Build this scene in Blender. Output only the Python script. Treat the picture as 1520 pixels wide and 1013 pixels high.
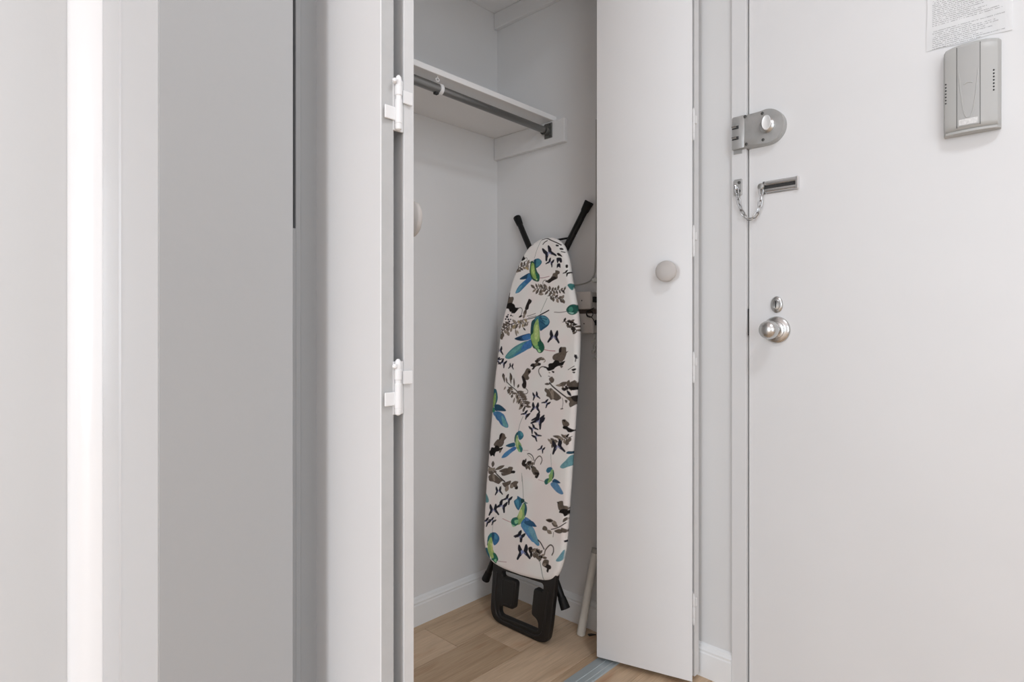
import bpy, bmesh, math, random
import numpy as np
from mathutils import Vector, Matrix

scene = bpy.context.scene
for o in list(bpy.data.objects):
    bpy.data.objects.remove(o)
COL = scene.collection

# ------------------------------------------------------------------ camera
cam_d = bpy.data.cameras.new('camera')
cam = bpy.data.objects.new('camera', cam_d)
COL.objects.link(cam)
cam.location = (-1.644, -1.632, 1.0)
cam.rotation_euler = (math.radians(90), 0, math.radians(-46.62))
cam_d.sensor_width = 36
cam_d.lens = 36 * 889 / 1520
cam_d.shift_y = -16.5 / 1520
cam_d.clip_start = 0.02
scene.camera = cam

# ------------------------------------------------------------------ world, lights, exposure
world = bpy.data.worlds.new('world')
scene.world = world
world.use_nodes = True
wn = world.node_tree.nodes['Background']
wn.inputs['Color'].default_value = (0.93, 0.96, 1.0, 1)
wn.inputs['Strength'].default_value = 1.0


def area(name, loc, direction, sx, sy, power, color=(1, 1, 1)):
    d = bpy.data.lights.new(name, 'AREA')
    d.shape = 'RECTANGLE'
    d.size = sx
    d.size_y = sy
    d.energy = power
    d.color = color
    o = bpy.data.objects.new(name, d)
    COL.objects.link(o)
    o.location = loc
    o.rotation_euler = Vector(direction).to_track_quat('-Z', 'Y').to_euler()
    return o


# daylight through the window of the room, behind and to the left of the camera
area('window_daylight', (-6.45, -1.90, 1.40), (1, 0.0, 0), 1.4, 1.9, 84, (0.925, 1.015, 1.11))
# fill light added behind the camera, set in an unseen window
area('rear_fill', (-2.7, -3.95, 1.40), (0, 1, 0), 1.9, 1.9, 29.5, (0.925, 1.015, 1.11))
# soft fill light added under the hallway ceiling
lamp_d = bpy.data.lights.new('ceiling_fill', 'AREA')
lamp_d.shape = 'DISK'
lamp_d.size = 0.42
lamp_d.energy = 10.5
lamp_d.color = (0.94, 1.01, 1.08)
lamp_o = bpy.data.objects.new('ceiling_fill', lamp_d)
COL.objects.link(lamp_o)
lamp_o.location = (-1.05, -2.00, 2.49)

scene.view_settings.view_transform = 'Standard'
scene.view_settings.look = 'None'
scene.view_settings.gamma = 1
scene.view_settings.use_curve_mapping = False
scene.view_settings.exposure = 0.0
scene.cycles.max_bounces = 12
scene.cycles.diffuse_bounces = 8


# ------------------------------------------------------------------ helpers
def tag(o, label=None, cat=None, group=None, kind=None):
    if label: o['label'] = label
    if cat: o['category'] = cat
    if group: o['group'] = group
    if kind: o['kind'] = kind
    return o


def obj(name, bm, mat, parent=None, smooth=False, angle=None):
    me = bpy.data.meshes.new(name)
    bmesh.ops.recalc_face_normals(bm, faces=bm.faces)
    bm.to_mesh(me)
    bm.free()
    if smooth or angle:
        me.polygons.foreach_set('use_smooth', [True] * len(me.polygons))
        me.set_sharp_from_angle(angle=math.radians(angle or 40))
    me.materials.append(mat)
    o = bpy.data.objects.new(name, me)
    COL.objects.link(o)
    if parent is not None:
        o.parent = parent
        o.matrix_parent_inverse = Matrix.Translation(parent.location).inverted()
    return o


def empty(name, loc=(0, 0, 0)):
    o = bpy.data.objects.new(name, None)
    o.location = loc
    o.empty_display_size = 0.05
    COL.objects.link(o)
    return o


def add_box(bm, x0, x1, y0, y1, z0, z1, bev=0.0, seg=1):
    vs = [bm.verts.new(p) for p in ((x0, y0, z0), (x1, y0, z0), (x1, y1, z0), (x0, y1, z0),
                                    (x0, y0, z1), (x1, y0, z1), (x1, y1, z1), (x0, y1, z1))]
    fs = [bm.faces.new([vs[i] for i in f]) for f in
          ((0, 3, 2, 1), (4, 5, 6, 7), (0, 1, 5, 4), (1, 2, 6, 5), (2, 3, 7, 6), (3, 0, 4, 7))]
    if bev:
        es = set(e for f in fs for e in f.edges)
        bmesh.ops.bevel(bm, geom=list(es), offset=bev, segments=seg, profile=0.5, affect='EDGES')
    return bm


def box(*a, **k):
    return add_box(bmesh.new(), *a, **k)


def add_prism(bm, pts, z0, z1, bev=0.0, seg=2):
    """vertical prism from a plan polygon"""
    lo = [bm.verts.new((x, y, z0)) for x, y in pts]
    hi = [bm.verts.new((x, y, z1)) for x, y in pts]
    n = len(pts)
    fs = [bm.faces.new(lo[::-1]), bm.faces.new(hi)]
    for i in range(n):
        fs.append(bm.faces.new((lo[i], lo[(i + 1) % n], hi[(i + 1) % n], hi[i])))
    if bev:
        es = set(e for f in fs for e in f.edges)
        bmesh.ops.bevel(bm, geom=list(es), offset=bev, segments=seg, profile=0.5, affect='EDGES')
    return bm


def add_plate(bm, yz, x0, x1, bev=0.0, seg=2):
    """plate parallel to the entry wall: polygon of (y, z), from depth x0 to x1 (bevel on the x0 side)"""
    a = [bm.verts.new((x0, y, z)) for y, z in yz]
    b = [bm.verts.new((x1, y, z)) for y, z in yz]
    n = len(yz)
    f0 = bm.faces.new(a)
    bm.faces.new(b[::-1])
    for i in range(n):
        bm.faces.new((a[i], b[i], b[(i + 1) % n], a[(i + 1) % n]))
    if bev:
        bmesh.ops.bevel(bm, geom=list(f0.edges), offset=bev, segments=seg, profile=0.5, affect='EDGES')
    return bm


def catmull(pts, n=6, closed=False):
    P = [Vector(p) for p in pts]
    m = len(P)
    out = []
    rng = range(m) if closed else range(m - 1)
    for i in rng:
        p1, p2 = P[i], P[(i + 1) % m]
        p0 = P[(i - 1) % m] if closed or i > 0 else p1 * 2 - p2
        p3 = P[(i + 2) % m] if closed or i + 2 < m else p2 * 2 - p1
        for k in range(n):
            t = k / n
            out.append(0.5 * ((2 * p1) + (p2 - p0) * t + (2 * p0 - 5 * p1 + 4 * p2 - p3) * t * t
                              + (3 * p1 - p0 - 3 * p2 + p3) * t ** 3))
    if not closed:
        out.append(P[-1])
    return out


def add_tube(bm, pts, r, seg=12, caps=True, closed=False, radii=None):
    P = [Vector(p) for p in pts]
    n = len(P)
    rings = []
    up = None
    for i in range(n):
        if closed:
            t = P[(i + 1) % n] - P[i - 1]
        else:
            t = P[min(i + 1, n - 1)] - P[max(i - 1, 0)]
        t.normalize()
        if up is None:
            up = t.orthogonal().normalized()
        u = (up - t * up.dot(t)).normalized()
        up = u
        w = t.cross(u)
        rr = radii[i] if radii else r
        rings.append([bm.verts.new(P[i] + (u * math.cos(a) + w * math.sin(a)) * rr)
                      for a in (2 * math.pi * k / seg for k in range(seg))])
    for i in range(n if closed else n - 1):
        A, B = rings[i], rings[(i + 1) % n]
        for k in range(seg):
            bm.faces.new((A[k], A[(k + 1) % seg], B[(k + 1) % seg], B[k]))
    if caps and not closed:
        bm.faces.new(rings[0][::-1])
        bm.faces.new(rings[-1])
    return bm


def add_lathe(bm, prof, origin, axis, seg=32):
    """profile (r, h) turned about an axis through origin"""
    ax = Vector(axis).normalized()
    u = ax.orthogonal().normalized()
    w = ax.cross(u)
    O = Vector(origin)
    rings = []
    for r, h in prof:
        if r < 1e-6:
            rings.append([bm.verts.new(O + ax * h)])
        else:
            rings.append([bm.verts.new(O + ax * h + (u * math.cos(a) + w * math.sin(a)) * r)
                          for a in (2 * math.pi * k / seg for k in range(seg))])
    for A, B in zip(rings, rings[1:]):
        for k in range(seg):
            k2 = (k + 1) % seg
            if len(A) == 1 and len(B) == 1:
                continue
            if len(A) == 1:
                bm.faces.new((A[0], B[k2], B[k]))
            elif len(B) == 1:
                bm.faces.new((A[k], A[k2], B[0]))
            else:
                bm.faces.new((A[k], A[k2], B[k2], B[k]))
    for R, rev in ((rings[0], True), (rings[-1], False)):
        if len(R) > 1:
            bm.faces.new(R[::-1] if rev else R)
    return bm


# ------------------------------------------------------------------ materials
def srgb(h):
    v = [int(h[i:i + 2], 16) / 255 for i in (0, 2, 4)]
    return tuple((c / 12.92 if c <= 0.04045 else ((c + 0.055) / 1.055) ** 2.4) for c in v)


def mat(name, color, rough=0.5, metal=0.0, bump=0.0, bscale=200, var=0.0, vscale=3.0, spec=0.5, bdist=0.001):
    m = bpy.data.materials.new(name)
    m.use_nodes = True
    nt = m.node_tree
    b = nt.nodes['Principled BSDF']
    b.inputs['Base Color'].default_value = (*color, 1)
    b.inputs['Roughness'].default_value = rough
    b.inputs['Metallic'].default_value = metal
    b.inputs['Specular IOR Level'].default_value = spec
    tc = nt.nodes.new('ShaderNodeTexCoord')
    if bump:
        n = nt.nodes.new('ShaderNodeTexNoise')
        n.inputs['Scale'].default_value = bscale
        n.inputs['Detail'].default_value = 3
        nt.links.new(tc.outputs['Object'], n.inputs['Vector'])
        bp = nt.nodes.new('ShaderNodeBump')
        bp.inputs['Strength'].default_value = bump
        bp.inputs['Distance'].default_value = bdist
        nt.links.new(n.outputs['Fac'], bp.inputs['Height'])
        nt.links.new(bp.outputs['Normal'], b.inputs['Normal'])
    if var:
        n = nt.nodes.new('ShaderNodeTexNoise')
        n.inputs['Scale'].default_value = vscale
        n.inputs['Detail'].default_value = 4
        nt.links.new(tc.outputs['Object'], n.inputs['Vector'])
        r = nt.nodes.new('ShaderNodeMapRange')
        r.inputs['From Min'].default_value = 0.3
        r.inputs['From Max'].default_value = 0.7
        r.inputs['To Min'].default_value = 1 - var
        r.inputs['To Max'].default_value = 1 + var
        nt.links.new(n.outputs['Fac'], r.inputs['Value'])
        mx = nt.nodes.new('ShaderNodeVectorMath')
        mx.operation = 'SCALE'
        mx.inputs[0].default_value = color
        nt.links.new(r.outputs['Result'], mx.inputs['Scale'])
        nt.links.new(mx.outputs['Vector'], b.inputs['Base Color'])
    return m


M_wall = mat('wall_paint', (0.67, 0.67, 0.665), 0.55, bump=0.12, bscale=160, var=0.012, vscale=2.5, spec=0.3)
M_pier = mat('pier_grey_and_jamb_shade', (0.405, 0.405, 0.405), 0.55, bump=0.12, bscale=160, var=0.012, vscale=2.5, spec=0.3)
M_closet = mat('closet_paint', (0.74, 0.74, 0.74), 0.65, bump=0.15, bscale=90, var=0.015, vscale=3, spec=0.2)
M_door = mat('door_gloss_paint', (0.71, 0.71, 0.71), 0.42, bump=0.10, bscale=45, var=0.012, vscale=4, spec=0.4)
M_panel = mat('panel_paint', (0.76, 0.76, 0.76), 0.45, bump=0.12, bscale=60, var=0.012, vscale=4, spec=0.4)
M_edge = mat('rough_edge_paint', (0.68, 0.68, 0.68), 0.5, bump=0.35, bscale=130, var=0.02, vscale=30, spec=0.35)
M_edge1 = mat('darker_edge_paint', (0.46, 0.46, 0.455), 0.5, bump=0.3, bscale=130, var=0.03, vscale=30, spec=0.3)
M_trim = mat('trim_paint', (0.80, 0.80, 0.80), 0.40, bump=0.05, bscale=60, spec=0.5)
M_casing = mat('casing_paint', (0.68, 0.68, 0.68), 0.45, bump=0.08, bscale=60, spec=0.4)
M_gloss = mat('gloss_trim_paint', (0.56, 0.56, 0.56), 0.30, spec=0.8)
M_bead = mat('bead_highlight_white', (0.90, 0.90, 0.90), 0.20, spec=1.0)
M_base = mat('baseboard_paint', (0.78, 0.79, 0.79), 0.4, bump=0.04, bscale=60, spec=0.4)
M_ceil = mat('ceiling_paint', (0.86, 0.80, 0.80), 0.8, spec=0.2)
M_dark = mat('joint_dark_and_gap_shade', (0.10, 0.10, 0.095), 0.8)
M_black = mat('black_plastic', (0.013, 0.0115, 0.0105), 0.42, bump=0.1, bscale=600, spec=0.38)
M_blacktube = mat('black_powder_coated_steel', (0.006, 0.006, 0.006), 0.45, spec=0.28)
M_rubber = mat('black_rubber', (0.008, 0.008, 0.008), 0.6, spec=0.25)
M_steel = mat('brushed_steel', (0.55, 0.55, 0.54), 0.32, 1.0, bump=0.15, bscale=300)
M_chrome = mat('bright_chrome', (0.72, 0.72, 0.72), 0.16, 1.0)
M_turn = mat('pale_turn_metal', (0.80, 0.80, 0.79), 0.38, 0.25, spec=0.6)
M_link = mat('steel_links', (0.48, 0.48, 0.48), 0.28, 1.0)
M_satin = mat('satin_nickel', (0.62, 0.62, 0.61), 0.26, 1.0)
M_rimlock = mat('painted_cast_metal', (0.46, 0.46, 0.45), 0.38, 0.55, bump=0.25, bscale=120, var=0.06, vscale=40)
M_rod = mat('dull_rod_steel', (0.24, 0.24, 0.235), 0.35, 0.85, bump=0.08, bscale=90)
M_bracket = mat('dark_bracket_metal', (0.16, 0.16, 0.15), 0.5, 0.6, bump=0.6, bscale=220)
M_screw = mat('dark_screw_metal', (0.10, 0.10, 0.095), 0.5, 0.6)
M_knob = mat('taupe_knob_paint', (0.50, 0.47, 0.445), 0.45, spec=0.5)
M_plastic = mat('grey_plastic', (0.44, 0.44, 0.425), 0.38, spec=0.5)
M_plastic_c = mat('grey_plastic_centre', (0.41, 0.41, 0.40), 0.30, spec=0.5)
M_hole = mat('dark_slot', (0.03, 0.03, 0.03), 0.7)
M_box = mat('cream_box_plastic', (0.62, 0.585, 0.555), 0.5, var=0.04, vscale=30)
M_cable = mat('painted_cable', (0.42, 0.42, 0.40), 0.6)
M_cablew = mat('frayed_white_cable', (0.60, 0.61, 0.58), 0.6)
M_pipe = mat('cream_pipe_plastic', (0.80, 0.785, 0.73), 0.45, bump=0.1, bscale=60, var=0.05, vscale=14)
M_strip = mat('blue_grey_metal_strip', (0.40, 0.455, 0.475), 0.42, 0.25, bump=0.08, bscale=200)
M_strip2 = mat('strip_ridge_metal', (0.50, 0.54, 0.55), 0.38, 0.3)
M_back = mat('underside_cloth', (0.62, 0.60, 0.56), 0.9)


def wood(name, base, dark, seed):
    m = bpy.data.materials.new(name)
    m.use_nodes = True
    nt = m.node_tree
    L = nt.links.new
    b = nt.nodes['Principled BSDF']
    tc = nt.nodes.new('ShaderNodeTexCoord')
    mp = nt.nodes.new('ShaderNodeMapping')
    mp.inputs['Scale'].default_value = (1.6, 17, 1)
    mp.inputs['Location'].default_value = (seed * 3.7, seed * 1.9, 0)
    L(tc.outputs['Object'], mp.inputs['Vector'])
    n1 = nt.nodes.new('ShaderNodeTexNoise')
    n1.inputs['Scale'].default_value = 1.4
    n1.inputs['Detail'].default_value = 6
    n1.inputs['Distortion'].default_value = 0.9
    L(mp.outputs['Vector'], n1.inputs['Vector'])
    mp2 = nt.nodes.new('ShaderNodeMapping')
    mp2.inputs['Scale'].default_value = (7, 160, 1)
    L(tc.outputs['Object'], mp2.inputs['Vector'])
    n2 = nt.nodes.new('ShaderNodeTexNoise')
    n2.inputs['Scale'].default_value = 1.5
    n2.inputs['Detail'].default_value = 3
    L(mp2.outputs['Vector'], n2.inputs['Vector'])
    r1 = nt.nodes.new('ShaderNodeValToRGB')
    cr = r1.color_ramp
    cr.elements[0].position = 0.30
    cr.elements[0].color = (*dark, 1)
    cr.elements[1].position = 0.68
    cr.elements[1].color = (*base, 1)
    e = cr.elements.new(0.5)
    e.color = (*[(a * 0.72 + c * 0.28) for a, c in zip(base, dark)], 1)
    L(n1.outputs['Fac'], r1.inputs['Fac'])
    mr = nt.nodes.new('ShaderNodeMapRange')
    mr.inputs['From Min'].default_value = 0.3
    mr.inputs['From Max'].default_value = 0.7
    mr.inputs['To Min'].default_value = 0.86
    mr.inputs['To Max'].default_value = 1.08
    L(n2.outputs['Fac'], mr.inputs['Value'])
    # soft reddish figure blotches (knots)
    n3 = nt.nodes.new('ShaderNodeTexNoise')
    n3.inputs['Scale'].default_value = 1.0
    n3.inputs['Detail'].default_value = 2
    mp3 = nt.nodes.new('ShaderNodeMapping')
    mp3.inputs['Scale'].default_value = (5, 16, 1)
    mp3.inputs['Location'].default_value = (seed * 1.3, seed * 5.1, 0)
    L(tc.outputs['Object'], mp3.inputs['Vector'])
    L(mp3.outputs['Vector'], n3.inputs['Vector'])
    k = nt.nodes.new('ShaderNodeMapRange')
    k.inputs['From Min'].default_value = 0.58
    k.inputs['From Max'].default_value = 0.78
    k.inputs['To Min'].default_value = 0.0
    k.inputs['To Max'].default_value = 0.75
    L(n3.outputs['Fac'], k.inputs['Value'])
    mk = nt.nodes.new('ShaderNodeMix')
    mk.data_type = 'RGBA'
    mk.inputs['B'].default_value = (dark[0] * 0.95, dark[1] * 0.72, dark[2] * 0.6, 1)
    L(r1.outputs['Color'], mk.inputs['A'])
    L(k.outputs['Result'], mk.inputs['Factor'])
    sc = nt.nodes.new('ShaderNodeVectorMath')
    sc.operation = 'SCALE'
    L(mk.outputs['Result'], sc.inputs[0])
    L(mr.outputs['Result'], sc.inputs['Scale'])
    L(sc.outputs['Vector'], b.inputs['Base Color'])
    b.inputs['Roughness'].default_value = 0.5
    b.inputs['Specular IOR Level'].default_value = 0.35
    bp = nt.nodes.new('ShaderNodeBump')
    bp.inputs['Strength'].default_value = 0.12
    bp.inputs['Distance'].default_value = 0.0006
    L(n2.outputs['Fac'], bp.inputs['Height'])
    L(bp.outputs['Normal'], b.inputs['Normal'])
    return m


W_light = wood('oak_plank_light', (0.66, 0.495, 0.345), (0.50, 0.36, 0.24), 1)
W_mid = wood('oak_plank_mid', (0.60, 0.44, 0.295), (0.44, 0.31, 0.20), 2)
W_dark = wood('oak_plank_dark', (0.50, 0.36, 0.235), (0.37, 0.25, 0.152), 3)

# ------------------------------------------------------------------ the shell
H = 2.55
XW, YR = -6.6, -4.0       # window wall, rear wall


def struct(name, bm, m, label=None, **k):
    o = obj(name, bm, m, **k)
    o['kind'] = 'structure'
    if label: o['label'] = label
    return o


floor = struct('floor', box(XW - .1, .1, YR - .1, .1, -.06, -.0025), M_dark, 'pale oak plank floor of hall and closet')
rows = {0: ((-.044, 0), [0.31]), }
rnd = random.Random(5)
planks = []
y1 = 0.0
edges = [0.0, -.044]
while edges[-1] > YR:
    edges.append(edges[-1] - .166)
for i in range(len(edges) - 1):
    ya, yb = edges[i + 1], edges[i]
    if i == 1:
        joint = -.389
    elif i == 2:
        joint = -.277
    elif i == 3:
        joint = -.93
    elif i == 4:
        joint = -.62
    elif i == 0:
        joint = -.75
    else:
        joint = -rnd.uniform(.1, 1.2)
    xs = [joint + 1.22]
    while xs[-1] > XW - .1:
        xs.append(xs[-1] - 1.22)
    for j in range(len(xs) - 1):
        xa, xb = max(xs[j + 1], XW), min(xs[j], 0.0)
        if xb - xa < .02:
            continue
        ya2 = max(ya, YR)
        m = rnd.choice([W_light, W_light, W_mid])
        if i == 2 and xb <= -.27 and xb > -.3: m = W_dark
        if i == 2 and xb == 0.0: m = W_light
        if i == 1 and xb == 0.0: m = W_mid
        if i == 1 and xb < 0: m = W_light
        if i in (3, 4) and xb > -.95: m = W_light if i == 3 else W_mid
        p = obj('plank', box(xa + .0006, xb - .0006, ya2 + .0006, yb - .0006, -.0025, 0, bev=.0004), m, floor)

ceiling = struct('ceiling', box(XW - .1, .1, YR - .1, .1, H, H + .06), M_ceil)
struct('wall_back', box(-1.30, .1, 0, .1, 0, H), M_closet, 'grey painted back wall of the closet')

# right wall: the closet's side wall and, in the same plane, the wall with the entry door
DY0, DY1, DZ = -.9714, -1.86, 2.06      # door opening
wr = struct('wall_right', box(0, .1, -.62, 0, 0, H), M_closet, 'grey painted side wall of the closet')
bm = bmesh.new()
add_box(bm, 0, .1, -.9714, -.62, 0, H)
add_box(bm, 0, .1, YR, DY1, 0, H)
add_box(bm, 0, .1, DY1, DY0, DZ, H)
struct('wall_entry', bm, M_wall, 'white wall around the entry door')
struct('wall_hall', box(.1, .14, DY1 - .1, DY0 + .1, 0, DZ + .1), M_dark)

# entry door casing (flat, almost flush) on the three sides
bm = bmesh.new()
add_box(bm, -.010, .0, -.9712, -.9298, 0, DZ + .04, bev=.0012)
add_box(bm, -.010, .0, DY1 - .04, DY1 - .002, 0, DZ + .04, bev=.0012)
add_box(bm, -.010, .0, DY1 - .002, -.9712, DZ + .002, DZ + .04, bev=.0012)
casing = struct('trim_1', bm, M_casing, 'flat white casing of the entry door')

# left side of the closet
struct('wall_closet', box(-1.30, -1.18, -.3595, -.0005, 0, H), M_closet, 'end wall of the closet behind the folded door')

# header above the closet opening (out of frame)
struct('wall_header', box(-1.18, 0, -.70, -.58, 2.13, H), M_wall)
struct('trim_2', box(-1.18, -.0, -.632, -.60, 2.105, 2.13), M_steel, 'metal track of the folding closet doors')

# pier between the hall and the closet opening, with the profiled trim on its left flank
pier = [(-1.3752, -.70), (-1.1785, -.70), (-1.1785, -.36), (-1.3752, -.36)]
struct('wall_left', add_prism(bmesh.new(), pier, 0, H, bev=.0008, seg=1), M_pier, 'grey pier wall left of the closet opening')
# door jamb beside the first folding panel, shade painted in as darker grey
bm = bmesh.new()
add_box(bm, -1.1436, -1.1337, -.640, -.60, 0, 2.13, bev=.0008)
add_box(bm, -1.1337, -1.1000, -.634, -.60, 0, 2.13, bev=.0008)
struct('trim_3', bm, M_pier, 'jamb beside the folded door, its shade painted in grey')
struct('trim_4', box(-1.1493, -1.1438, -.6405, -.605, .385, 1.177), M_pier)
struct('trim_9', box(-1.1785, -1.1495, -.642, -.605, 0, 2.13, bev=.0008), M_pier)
struct('trim_8', box(-1.1785, -1.1437, -.6045, -.5995, 0, 2.13), M_dark)  # dark strip added to paint shade into the open slit
# right jamb
struct('trim_5', box(-.030, 0, -.66, -.60, 0, 2.13, bev=.001), M_trim, 'white jamb at the entry wall')

# flank trim of the pier: flat facing and a rounded bead, its highlight put into white colour
prof = [(-1.3752, -.699), (-1.3765, -.6995), (-1.3765, -.517), (-1.3790, -.514), (-1.3790, -.4135), (-1.3752, -.4135)]
struct('trim_6', add_prism(bmesh.new(), prof, 0, H), M_gloss, 'flat grey-white facing on the flank of the pier', angle=25)
prof = [(-1.3752, -.4115), (-1.3790, -.4115)]
c0, c1 = Vector((-1.3790, -.4115)), Vector((-1.4180, -.3735))
nrm = Vector((-(c1 - c0).y, (c1 - c0).x)).normalized()
if nrm.x > 0: nrm = -nrm
for k in range(1, 15):
    t = k / 14
    q = c0.lerp(c1, t) + nrm * (0.0040 * 4 * t * (1 - t))
    prof.append((q.x, q.y))
prof += [(-1.4195, -.3610), (-1.3752, -.3610)]
struct('trim_7', add_prism(bmesh.new(), prof, 0, H), M_bead, 'glossy upright bead beside the pier, highlight painted in as white', angle=25)

# wall left of it, window wall, rear wall
struct('wall_side', box(XW, -1.3752, -.36, -.26, 0, H), M_wall, 'white wall at the left edge of the picture')
bm = bmesh.new()
wy0, wy1, wz0, wz1 = -2.65, -1.15, .40, 2.40
add_box(bm, XW - .1, XW, YR, wy0, 0, H)
add_box(bm, XW - .1, XW, wy1, -.26, 0, H)
add_box(bm, XW - .1, XW, wy0, wy1, 0, wz0)
add_box(bm, XW - .1, XW, wy0, wy1, wz1, H)
struct('wall_window', bm, M_wall)
bm = bmesh.new()
rx0, rx1, rz0, rz1 = -3.70, -1.70, .40, 2.40
add_box(bm, XW - .1, rx0, YR - .1, YR, 0, H)
add_box(bm, rx1, .1, YR - .1, YR, 0, H)
add_box(bm, rx0, rx1, YR - .1, YR, 0, rz0)
add_box(bm, rx0, rx1, YR - .1, YR, rz1, H)
struct('wall_rear', bm, M_wall)


def window(name, flip, u0, u1, z0, z1):
    def B(u_a, u_b, d0, d1, za, zb, bm):
        if flip: add_box(bm, u_a, u_b, YR - d1, YR - d0, za, zb, bev=.003)
        else: add_box(bm, XW - d1, XW - d0, u_a, u_b, za, zb, bev=.003)
    bm = bmesh.new()
    B(u0, u0 + .05, .02, .08, z0, z1, bm); B(u1 - .05, u1, .02, .08, z0, z1, bm)
    B(u0 + .05, u1 - .05, .02, .08, z0, z0 + .05, bm); B(u0 + .05, u1 - .05, .02, .08, z1 - .05, z1, bm)
    B(u0 + .05, u1 - .05, .03, .07, (z0 + z1) / 2 - .02, (z0 + z1) / 2 + .02, bm)
    w = struct(name, bm, M_trim)
    bm = bmesh.new()
    B(u0 - .03, u1 + .03, -.06, .02, z0 - .03, z0, bm)
    obj('window_sill', bm, M_trim, w)


window('window_1', False, wy0, wy1, wz0, wz1)
window('rear_fill_window', True, rx0, rx1, rz0, rz1)  # unseen window added around the rear fill light


# baseboards with a small moulded top
def baseboard(name, p, q, n, label):
    """runs from p to q in plan, n = direction it sticks out of the wall"""
    pr = [(0, 0), (.013, 0), (.013, .068), (.011, .072), (.012, .078), (.008, .083), (.006, .089), (.003, .092), (0, .094)]
    bm = bmesh.new()
    A = [bm.verts.new((p[0] + n[0] * d, p[1] + n[1] * d, z)) for d, z in pr]
    B = [bm.verts.new((q[0] + n[0] * d, q[1] + n[1] * d, z)) for d, z in pr]
    k = len(pr)
    for i in range(k):
        bm.faces.new((A[i], A[(i + 1) % k], B[(i + 1) % k], B[i]))
    bm.faces.new(A[::-1]); bm.faces.new(B)
    return struct(name, bm, M_base, label)


baseboard('baseboard_back', (-1.18, 0), (0, 0), (0, -1), 'moulded baseboard along the closet back wall')
baseboard('baseboard_right', (0, -.0), (0, -.60), (-1, 0), 'moulded baseboard along the closet side wall')
baseboard('baseboard_entry', (0, -.66), (0, -.9298), (-1, 0), 'moulded baseboard between closet and entry door')

# ------------------------------------------------------------------ entry door with its hardware
door = empty('door_1', (0, -1.41, 0))
tag(door, 'smooth white entry door with knob and rim lock', kind='structure')
obj('door_slab', box(.0, .042, DY1 + .003, DY0 - .0034, .008, DZ - .003, bev=.001), M_door, door)

# knob
kn = obj('door_knob', add_lathe(bmesh.new(), [(.008, 0), (.0095, .004), (.009, .026), (.012, .032), (.0195, .038), (.0235, .046),
                                               (.0245, .055), (.0235, .064), (.0195, .071), (.012, .0755), (.006, .077), (0, .0773)],
                                  (0, -1.0488, 1.0), (-1, 0, 0), 40), M_satin, door, smooth=True)
obj('rosette', add_lathe(bmesh.new(), [(.0355, 0), (.0360, .003), (.0345, .006), (.030, .0085), (.0235, .0105), (.0225, .0135), (.016, .0155), (.0100, .0160)],
                         (0, -1.0488, 1.0), (-1, 0, 0), 48), M_satin, kn, smooth=True)
# key cylinder above it
kcb = add_lathe(bmesh.new(), [(.0158, 0), (.0162, .003), (.0140, .006), (.0115, .0068), (.011, .009), (.0095, .0105)],
                                   (0, 0, 0), (-1, 0, 0), 32)
bmesh.ops.scale(kcb, vec=(1, .98, 1.36), verts=kcb.verts)
bmesh.ops.translate(kcb, vec=(0, -1.0497, 1.0672), verts=kcb.verts)
kc = obj('key_cylinder', kcb, M_steel, door, smooth=True)
bm = box(-.0112, -.0095, -1.0511, -1.0483, 1.0585, 1.0765)
obj('keyway', bm, M_hole, kc)
# latch plate in the crack between door and casing
obj('latch_edge', box(-.001, .03, DY0 - .0032, DY0 - .0003, .985, 1.058), M_hole, door)


# rim lock
def arc(cy, cz, r, a0, a1, n):
    return [(cy + r * math.cos(math.radians(a0 + (a1 - a0) * k / n)), cz + r * math.sin(math.radians(a0 + (a1 - a0) * k / n))) for k in range(n + 1)]


def lock_outline(y0, yc, zc, hh, rr=.002):
    """flat end at y0, half-round end about yc; +y is towards the casing"""
    pts = [(y0, zc - hh + rr), (y0 - rr * .3, zc - hh + rr * .3), (y0 - rr, zc - hh)]
    pts += arc(yc, zc, hh, -90, -270, 20)
    pts += [(y0 - rr, zc + hh), (y0 - rr * .3, zc + hh - rr * .3), (y0, zc + hh - rr)]
    return pts


lkb = add_plate(bmesh.new(), lock_outline(-.9550, -1.0290, 1.542, .0455), -.0235, -.0102, bev=.010, seg=5)
add_plate(lkb, lock_outline(-.9718, -1.0290, 1.542, .0462), -.0103, 0)
lock = obj('rim_lock', lkb, M_rimlock, door, angle=50)
lock['label'] = 'cast metal rim lock with a rounded end'
# strike on the casing, hooked into the lock by two loops
strike = obj('strike_plate', add_plate(bmesh.new(), [(-.9370, 1.4975), (-.9712, 1.4975), (-.9712, 1.5865), (-.9400, 1.586), (-.9370, 1.582)], -.0242, -.010, bev=.0008), M_rimlock, casing, angle=50)
obj('strike_plate', add_plate(bmesh.new(), [(-.9370, 1.487), (-.9600, 1.487), (-.9600, 1.500), (-.9370, 1.500)], -.0125, -.010, bev=.0008), M_rimlock, casing)
for zc in (1.5575, 1.5280):
    obj('slot', box(-.0252, -.0240, -.9560, -.9375, zc - .0055, zc + .0035, bev=.0004), M_hole, strike)
    obj('bolt', add_tube(bmesh.new(), [(-.0265, -.9385, zc + .001), (-.0265, -.9515, zc + .001)], .0036, 10), M_chrome, strike, smooth=True)
for (y, z) in ((-.9735, 1.581), (-1.020, 1.578), (-.9770, 1.505), (-1.022, 1.507), (-1.068, 1.540)):
    x = -.0238 if y > -1.06 else -.016
    obj('screw', add_lathe(bmesh.new(), [(.0042, -.002), (.0042, .0006), (.0025, .0012)], (x, y, z), (-1, 0, 0), 12), M_screw, lock)
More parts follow.
